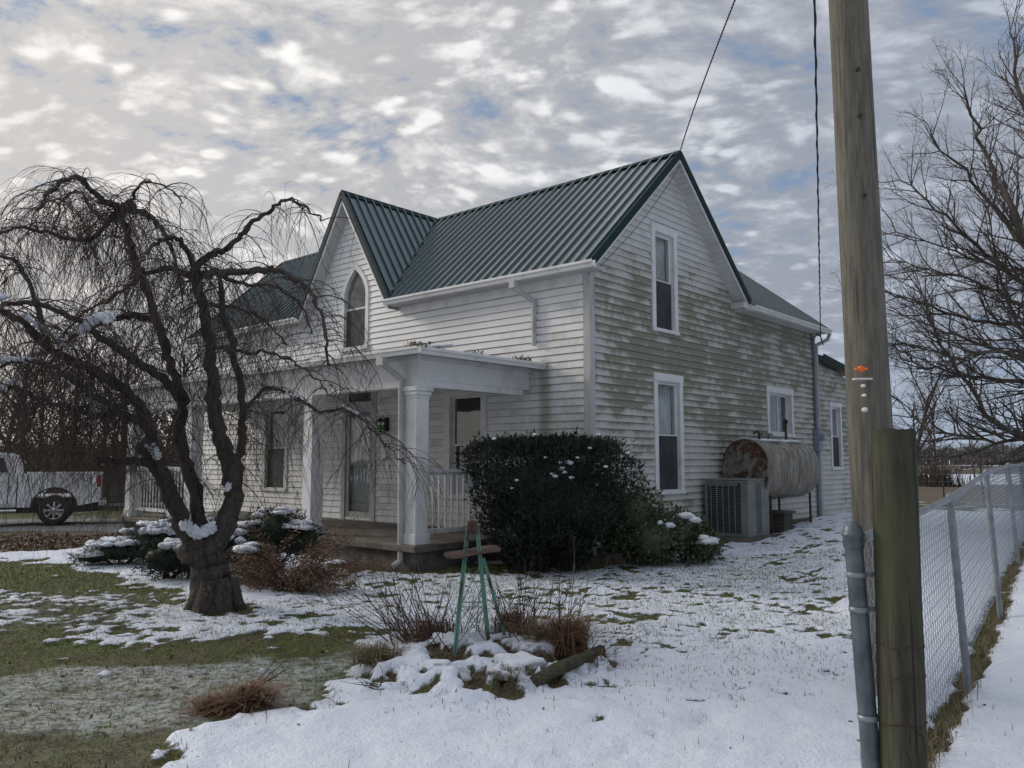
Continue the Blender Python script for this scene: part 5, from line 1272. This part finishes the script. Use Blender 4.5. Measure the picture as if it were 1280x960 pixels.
def bare_tree(name, loc, h_, r_, cfg, mats, label, cat='tree', group=None, extra=None):
    root = empty(name, loc, 0, label, cat, group); a = MB(); b = MB()
    grow((a, b), Vector((0, 0, -.2)), Vector((rng.normal(0, .05), rng.normal(0, .05), 1)), h_, r_, 0, cfg)
    if extra: extra(a, b)
    a.build('trunk', mats[0], root); b.build('crown', mats[1], root); return root
# large tree right of the frame; its limbs reach in over the fence
def limbs(a, b):
    base = Vector((11.6, 16.2, gz(11.6, 16.2)))
    paths = [([(1385, 330), (1300, 330), (1262, 255), (1228, 190), (1205, 110)], .13), ([(1390, 300), (1310, 200), (1275, 120), (1262, 40)], .12), ([(1390, 360), (1290, 320), (1225, 240), (1165, 170)], .09),
             ([(1390, 400), (1330, 385), (1245, 330), (1180, 270), (1125, 225)], .09), ([(1390, 440), (1290, 410), (1200, 395), (1120, 372)], .08), ([(1390, 480), (1300, 455), (1210, 425), (1130, 395)], .08),
             ([(1390, 500), (1290, 480), (1200, 468), (1128, 450)], .08), ([(1390, 530), (1300, 560), (1235, 520), (1175, 430), (1140, 350)], .09), ([(1390, 500), (1290, 550), (1215, 550), (1160, 535), (1120, 500)], .06),
             ([(1400, 520), (1300, 480), (1250, 350), (1235, 260)], .07), ([(1400, 400), (1330, 260), (1310, 130), (1300, 20)], .12), ([(1390, 460), (1320, 430), (1260, 440), (1190, 445), (1120, 425)], .06), ([(1390, 380), (1300, 350), (1210, 320), (1120, 290)], .06),([(1390, 420), (1280, 380), (1200, 345), (1115, 325)], .055)]
    Ys = [16, 15.6, 16.4, 15.8, 16.6, 15.2, 16, 15, 15.6, 16.5, 16.4, 15.4, 16.2, 15.8]
    cfgT = [(6, .10, .02, 9, .42, .7), (5, .13, .03, 5, .5, .65), (4, .16, .03, 4, .55, .6), (3, .2, .02, 0, 0, 0)]
    for (pp, r_), Y in zip(paths, Ys):
        ctrl = [at(x, y, Y+(i*(rng.uniform(-.5, .5)))) for i, (x, y) in enumerate(pp)]; P3 = [c-base for c in ctrl]
        dn = []
        for i in range(len(P3)-1):
            for k in range(5): dn.append(P3[i].lerp(P3[i+1], k/5)+Vector(rng.normal(0, .035, 3)))
        dn.append(P3[-1]); n = len(dn); start = Vector((0, 0, max(1.5, dn[0].z-1.4))); a.tube([start]+dn, [r_*1.15]+[max(r_*.8*(1-.88*i/n), .01) for i in range(n)], 7, cap=False)
        for i in range(3, n):
            d = (dn[i]-dn[i-1]).normalized()
            for k in range(2):
                ax_ = d.orthogonal().normalized(); ax_.rotate(Matrix.Rotation(rng.uniform(0, 6.283), 3, d)); nd = d.copy(); nd.rotate(Matrix.Rotation(.65*rng.uniform(.6, 1.3), 3, ax_)); nd.z += .1
                grow((a, b), dn[i], nd, rng.uniform(.8, 1.9)*(1.1-.4*i/n), max(.026*(1-.6*i/n), .010), 1, cfgT)
    a.tube([(0, 0, -.3), (0, 0, 1.0), (.1, .05, 2.2), (.05, 0, 3.6), (.1, 0, 6), (.1, 0, 9)], [.42, .34, .30, .27, .2, .1], 14)
base = Vector((11.6, 16.2, gz(11.6, 16.2)))
root = empty('maple_tree', base, 0, 'large bare spreading tree reaching in from the right over the fence', 'tree'); a = MB(); b = MB(); limbs(a, b); a.build('trunk', M['treebark'], root); b.build('crown', M['treetwig'], root)
cfg1 = [(7, .07, .05, 9, .55, .7), (6, .10, .04, 7, .5, .7), (5, .14, .03, 5, .5, .65), (4, .18, .02, 4, .5, .6), (3, .2, .0, 0, 0, 0)]
p = at(1140, 600, 24); bare_tree('bare_tree', (p.x, p.y, gz(p.x, p.y)-.05), 4.2, .10, [(6, .12, .02, 8, .62, .75)]+cfg1[1:], (M['treebark'], M['treetwig']), 'small bare tree with crooked trunk just right of the utility pole', 'tree')
# woods behind the drive
cfgw = [(8, .05, .04, 12, .45, .75), (6, .12, .04, 6, .5, .7), (4, .16, .02, 5, .5, .65), (3, .2, .0, 0, 0, 0)]
protos = []
wl = ['thick trunked bare tree', 'slender bare tree', 'crooked bare tree']
spots = [(-60, 30), (-25, 34), (5, 38), (28, 32), (52, 41), (75, 35), (98, 44), (118, 33), (140, 40), (162, 36), (185, 46), (205, 38), (228, 50), (250, 44), (40, 55), (110, 58), (170, 60), (-10, 60), (215, 62), (-90, 36), (275, 58), (80, 68), (140, 70), (10, 72)]
for i, (px_, Y) in enumerate(spots):
    p = gpx(px_, 640); X = (px_-640)/F*Y; z = gz(X, Y)-.1
    if i < 3: t_ = bare_tree('woodland_tree', (X, Y, z), 8.5, (.22, .13, .17)[i], cfgw if i != 2 else [(8, .12, .04, 12, .45, .8)]+cfgw[1:], (M['farbark'], M['treetwig']), '', 'tree', 'bare trees in the woods behind the drive'); protos.append(t_)
    else: t_ = copy_tree(protos[i % 3]); t_.location = (X, Y, z); t_.rotation_euler.z = i*1.7
    s = (.62+.25*((i*7) % 5)/5)*(1+.012*(Y-30)); t_.scale = (s, s, s)
    rank = [q for q in sorted(s_[0] for s_ in spots if (s_[1] < 45) == (Y < 45))].index(px_)
    t_['label'] = '%s in the woods behind the truck, %s row, %s from the left' % (wl[i % 3], 'front' if Y < 45 else 'back', ['first', 'second', 'third', 'fourth', 'fifth', 'sixth', 'seventh', 'eighth', 'ninth', 'tenth', 'eleventh', 'twelfth', 'thirteenth', 'fourteenth', 'fifteenth'][rank])
# underbrush: dense thicket that reads as one mass
ub = MB(); n = 5200
for i in range(n):
    Y = rng.uniform(29, 62); px_ = rng.uniform(-140, 300); X = (px_-640)/F*Y; h_ = rng.uniform(.8, 3.4); z = gz(X, Y)-.1; d = Vector((rng.normal(0, .25), rng.normal(0, .25), 1)); q = Vector((X, Y, z)); pts = [q]
    for k in range(3): d = (d+Vector(rng.normal(0, .2, 3))).normalized(); q = q+d*h_/3; pts.append(q)
    ub.tube(pts, [.022, .018, .012, .006], 3, cap=False)
ub.build('thicket', M['farbark'], kind='stuff')
ub = MB(); n = 16000; Y = rng.uniform(28, 60, n); pxs = rng.uniform(-140, 300, n); P0 = np.stack([(pxs-640)/F*Y, Y, rng.uniform(0, 1, n)**1.5*3.0-.1], 1); leaf_quads(ub, P0, rng.uniform(.08, .22, n), 0, None, .6)
ub.build('underbrush_leaves', M['brownleaf'], kind='stuff')
# far woods along the horizon, hedge, mid field fences
def wood_strip(name, x0, x1, Y0, Y1, h0, h1, n, m, r_=.12):
    mb = MB()
    for i in range(n):
        X = rng.uniform(x0, x1); Y = rng.uniform(Y0, Y1); h_ = rng.uniform(h0, h1)*(.8+.4*noise.noise(Vector((X*.03, 1, 1)))); q = Vector((X, Y, -.5)); d = Vector((rng.normal(0, .08), 0, 1)); pts = [q]
        for k in range(3): d = (d+Vector(rng.normal(0, .12, 3))).normalized(); q = q+d*h_/3; pts.append(q)
        mb.tube(pts, [r_, r_*.8, r_*.5, r_*.15], 3, cap=False)
        for k in range(9):
            s = pts[1].lerp(pts[3], rng.uniform(0, 1)); e_ = s+Vector((rng.normal(0, 1.6), rng.normal(0, 1), rng.uniform(.2, 1.4)))*(h_/8); mb.tube([s, e_], [r_*.35, r_*.1], 3, cap=False)
    mb.build(name, m, kind='stuff')
wood_strip('far_woods', -330, 420, 330, 390, 8, 12, 5200, M['farwood'], .28)
hd = MB(); n = 420
for i in range(n):
    X = rng.uniform(30.4, 33.2); Y = 62+rng.normal(0, 1.2); h_ = rng.uniform(.6, 2.0); q = Vector((X, Y, -.4)); hd.tube([q, q+Vector((rng.normal(0, .3), rng.normal(0, .3), h_))], [.03, .01], 3, cap=False)
hd.build('field_hedge', M['farbark'], kind='stuff')
for i, (x_, Y, s) in enumerate(((1165, 70, .8), (1215, 78, .95), (1255, 74, .85), (1300, 80, 1.0), (1120, 90, .9))):
    t_ = copy_tree(protos[i % 3]); t_.location = ((x_-640)/F*Y, Y, -.1); t_.rotation_euler.z = i*2.1; t_.scale = (s*.8, s*.8, s*.75); t_['group'] = 'bare trees in the far field'
    t_['label'] = ['bare field tree nearest the utility pole', 'second bare field tree right of the utility pole', 'third bare field tree, above the dip of the fence', 'bare field tree at the right picture edge', 'bare field tree hidden mostly by the pole'][i]
wf = empty('wire_fence', (0, 0, 0), 0, 'thin wire fence with steel posts across the brown field', 'fence')
Yf = 33
for i in range(11):
    b = MB(); X = 12.5+i*1.55; z = gz(X, Yf); b.tube([(X, Yf, z-.1), (X+rng.normal(0, .03), Yf, z+1.75)], .03, 5); b.build('post', M['farbark'], wf)
b = MB()
for k in range(5): b.tube([(12.5, Yf, .35+gz(12.5, Yf)+k*.3), (28.5, Yf, .35+gz(28, Yf)+k*.3)], .007, 3)
b.build('wire', M['galv'], wf)

# ------------------------------------------------------------------ weeping cherry
cb = Vector((-3.24, 9.2, 0)); cb.z = H1(cb.x, cb.y)-.03
ch = empty('weeping_cherry', cb, 0, 'gnarled weeping cherry tree with bare hanging twigs in front of the porch', 'tree')
T_ = MB(); Cw = MB()
limbsC = [ # (points px,py,depth), start radius, end radius
    ([(268, 775, 9.2), (264, 735, 9.2), (258, 700, 9.2), (250, 675, 9.2)], .29, .215),
    ([(256, 700, 9.2), (232, 660, 9.15), (212, 620, 9.1), (200, 585, 9.05), (190, 560, 9.0), (183, 530, 8.95), (165, 495, 8.9), (130, 470, 8.8), (100, 455, 8.7), (60, 435, 8.6), (25, 400, 8.5), (-20, 385, 8.4), (-70, 400, 8.3)], .145, .03),
    ([(212, 625, 9.1), (197, 588, 9.05), (175, 577, 8.9), (150, 576, 8.75), (122, 574, 8.6)], .075, .04),
    ([(262, 690, 9.2), (282, 655, 9.25), (292, 615, 9.3), (283, 570, 9.3), (270, 530, 9.3), (266, 480, 9.3), (262, 430, 9.3), (252, 380, 9.3), (243, 335, 9.25)], .165, .06),
    ([(290, 650, 9.25), (298, 600, 9.4), (300, 560, 9.5), (303, 530, 9.55), (300, 480, 9.6), (290, 430, 9.6), (280, 395, 9.65), (275, 345, 9.7)], .075, .035),
    ([(255, 680, 9.2), (246, 630, 9.3), (234, 580, 9.4), (225, 540, 9.5), (228, 500, 9.6), (215, 460, 9.7), (205, 430, 9.8), (192, 390, 9.8), (175, 340, 9.8), (160, 290, 9.7), (150, 262, 9.6)], .12, .05),
    ([(150, 262, 9.6), (125, 248, 9.4), (100, 222, 9.2), (78, 228, 9.1), (58, 245, 9.0), (48, 262, 9.0)], .05, .02),
    ([(150, 262, 9.6), (140, 275, 9.9), (120, 268, 10.2), (100, 240, 10.4), (78, 250, 10.6), (66, 290, 10.7)], .04, .012),
    ([(150, 262, 9.6), (165, 248, 9.4), (180, 228, 9.2), (205, 232, 9.1), (228, 252, 9.0)], .026, .006),
    ([(150, 262, 9.6), (185, 268, 9.4), (210, 300, 9.2), (222, 340, 9.0), (230, 380, 9.0)], .045, .012),
    ([(243, 335, 9.25), (262, 318, 9.2), (280, 312, 9.1), (305, 290, 9.0), (330, 268, 8.9), (357, 250, 8.8), (380, 258, 8.7), (402, 275, 8.6)], .055, .010),
    ([(243, 340, 9.25), (225, 300, 9.0), (200, 302, 8.8), (180, 318, 8.6), (160, 350, 8.5)], .04, .012),
    ([(248, 345, 9.25), (270, 340, 9.0), (300, 340, 8.8), (340, 338, 8.6), (370, 350, 8.5), (395, 375, 8.4), (408, 420, 8.3), (412, 460, 8.3)], .06, .014),
    ([(275, 345, 9.7), (310, 355, 9.9), (345, 358, 10.2), (375, 380, 10.4), (392, 420, 10.5)], .035, .010),
    ([(245, 350, 9.25), (215, 335, 9.6), (180, 345, 10.0), (140, 372, 10.4), (100, 395, 10.8), (70, 430, 11)], .05, .012),
    ([(192, 400, 9.8), (160, 395, 9.4), (120, 405, 9.0), (80, 430, 8.7), (50, 470, 8.5)], .05, .012),
    ([(228, 500, 9.6), (200, 470, 9.1), (160, 445, 8.6), (110, 410, 8.2), (60, 385, 7.9), (10, 380, 7.7), (-30, 400, 7.6)], .07, .018),
    ([(303, 520, 9.5), (320, 492, 9.2), (345, 485, 9.0), (372, 498, 8.8), (400, 515, 8.6), (430, 512, 8.5), (460, 530, 8.4), (480, 555, 8.4), (505, 580, 8.4)], .032, .006),
    ([(262, 430, 9.3), (300, 440, 8.8), (340, 442, 8.5), (380, 460, 8.2), (410, 490, 8.1)], .028, .008),
    ([(150, 262, 9.6), (110, 300, 9.3), (60, 290, 9.0), (20, 285, 8.8), (-20, 300, 8.6)], .04, .012),
    ([(183, 530, 8.95), (140, 510, 8.5), (100, 480, 8.2), (60, 455, 8.0), (20, 452, 7.9), (-30, 470, 7.8)], .05, .016),
    ([(165, 495, 8.9), (130, 520, 8.5), (90, 510, 8.3), (50, 500, 8.1), (10, 480, 8.0), (-40, 490, 8)], .04, .012),
    ([(60, 435, 8.6), (30, 340, 8.6), (0, 320, 8.5), (-40, 330, 8.4)], .035, .012),
    ([(252, 380, 9.3), (290, 385, 9.9), (330, 400, 10.4), (360, 430, 10.7)], .035, .01),
]
def smooth_path(P, n=6):
    out = []
    for i in range(len(P)-1):
        p0 = P[max(i-1, 0)]; p1 = P[i]; p2 = P[i+1]; p3 = P[min(i+2, len(P)-1)]
        for k in range(n):
            t_ = k/n; out.append(.5*((2*p1)+(p2-p0)*t_+(2*p0-5*p1+4*p2-p3)*t_*t_+(3*p1-p0-3*p2+p3)*t_**3))
    out.append(P[-1]); return out
def hang(p, d, L, r_, droop, lev):
    n = max(4, int(L/.09)); q = p.copy(); dd = d.normalized(); pts = [q.copy()]; rad = [r_]
    for i in range(n):
        dd = dd+Vector(rng.normal(0, .065, 3))+Vector((0, 0, -droop)); dd.normalize(); q = q+dd*L/n
        if q.z < .35: break
        pts.append(q.copy()); rad.append(r_*(1-.7*(i+1)/n))
    if len(pts) < 3: return
    Cw.tube(pts, rad, 4 if lev == 0 else 3, cap=False)
    if lev < 2:
        k = int(L*(7 if lev == 0 else 3.5))
        for j in range(k):
            i = rng.integers(1, len(pts)); a = rng.uniform(0, 6.283); side = Vector((math.cos(a), math.sin(a), rng.uniform(-.3, .4)))
            hang(pts[i], side*.7+(pts[i]-pts[i-1]).normalized()*.6, rng.uniform(.25, .75) if lev == 0 else rng.uniform(.12, .4), r_*.45 if lev == 0 else .0018, .34 if lev == 0 else .40, lev+1)
for li, (pp, r0, r1) in enumerate(limbsC):
    P3 = smooth_path([at(x, y, Y)-cb for x, y, Y in pp]); n = len(P3)
    P3 = [p+Vector(rng.normal(0, .012, 3))*(1 if 0 < i else 0) for i, p in enumerate(P3)]
    rad = [(r0+(r1-r0)*(i/(n-1))**.8)*(1+.12*noise.noise(Vector((li*3.3, i*.6, 0)))) for i in range(n)]
    if li not in (0, 1, 3): rad = [q*.86 for q in rad]
    if li in (1, 3, 5): rad = [q*.78 for q in rad]
    if li == 0: rad = [.25*(1-.22*min(1, i/(n-1)*1.8))+.06*max(0, 1-i/4) for i in range(n)]
    T_.tube(P3, rad, 14 if r0 > .1 else 8)
    if li in (0, ): continue
    tot = sum((P3[i+1]-P3[i]).length for i in range(n-1))
    for i in range(n):
        thick = rad[i]
        if P3[i].z < 1.35 and li not in (17,): continue
        prob = 1.25 if thick < .05 else (.75 if thick < .09 else .2)
        prob *= (.8 if li == 17 else 1)
        if li in (8, 10): prob *= .6
        if P3[i].x < -.75: prob *= 1.65
        for _ in range(int(prob*1.05+rng.uniform(0, 1))):
            a = rng.uniform(0, 6.283); up_ = rng.uniform(-.2, .9); d = Vector((math.cos(a), math.sin(a), up_))
            hang(P3[i], d, rng.uniform(.35, 1.3)*(.75 if P3[i].x > .8 else 1) if P3[i].z > 1.9 else rng.uniform(.3, .7), rng.uniform(.0035, .008), .27, 0)
tr_ = T_
# root flare
for k in range(7):
    a = k*.9; T_.tube([(math.cos(a)*.12, math.sin(a)*.12, .35), (math.cos(a)*.22, math.sin(a)*.22, .10), (math.cos(a)*.36, math.sin(a)*.36, -.06)], [.12, .10, .04], 8)
# cut limb stubs and burls
lumpy(T_, at(185, 560, 8.9)-cb, (.13, .12, .10), 5, .4, 2); lumpy(T_, at(250, 690, 9.15)-cb, (.20, .18, .18), 6, .3, 3); lumpy(T_, at(160, 258, 9.55)-cb, (.09, .08, .07), 8, .4, 2)
for i in range(len(T_.v)):
    v = Vector(T_.v[i]); k = .020*noise.noise(v*9)+.010*noise.noise(Vector((v.x*26, v.y*26, v.z*9)))
    T_.v[i] = (v.x+k, v.y+k*.8, v.z+.4*k)
T_.build('trunk', M['bark'], ch); Cw.build('crown', M['twig'], ch)
s = MB()
def snow_run(pts, w_, h_, k=5):
    for (x0, y0, Y0), (x1, y1, Y1) in zip(pts, pts[1:]):
        for j in range(k):
            t_ = j/k; p = at(x0+(x1-x0)*t_, y0+(y1-y0)*t_, Y0+(Y1-Y0)*t_)-cb; lumpy(s, p+Vector((0, -.02, .03)), (w_*rng.uniform(.5, 1.1), w_*.8, h_*rng.uniform(.6, 1.2)), j+int(x0), .55, 3)
snow_run([(102, 416, 8.2), (120, 402, 8.15), (140, 400, 8.1)], .06, .045, 6)
snow_run([(112, 503, 8.55), (135, 512, 8.7), (160, 522, 8.85)], .05, .03, 6)
snow_run([(-5, 455, 7.85), (20, 452, 7.9), (45, 455, 8.0)], .05, .025, 6)
snow_run([(0, 490, 7.95), (25, 476, 8.0)], .04, .02, 5); snow_run([(30, 398, 8.45), (70, 425, 8.6), (88, 438, 8.65)], .04, .025, 7)
snow_run([(190, 562, 8.85), (200, 576, 8.9)], .05, .045, 4); snow_run([(232, 660, 9.0), (250, 672, 9.0), (266, 662, 9.1)], .065, .05, 6); snow_run([(284, 615, 9.1), (288, 608, 9.1)], .035, .04, 2)
snow_run([(360, 495, 8.9), (378, 500, 8.75)], .03, .02, 4); snow_run([(430, 511, 8.5), (450, 522, 8.42)], .025, .015, 6); snow_run([(-5, 375, 7.7), (12, 376, 7.7)], .04, .03, 3)
s.build('snow_patch', M['snow'], ch, kind='stuff')
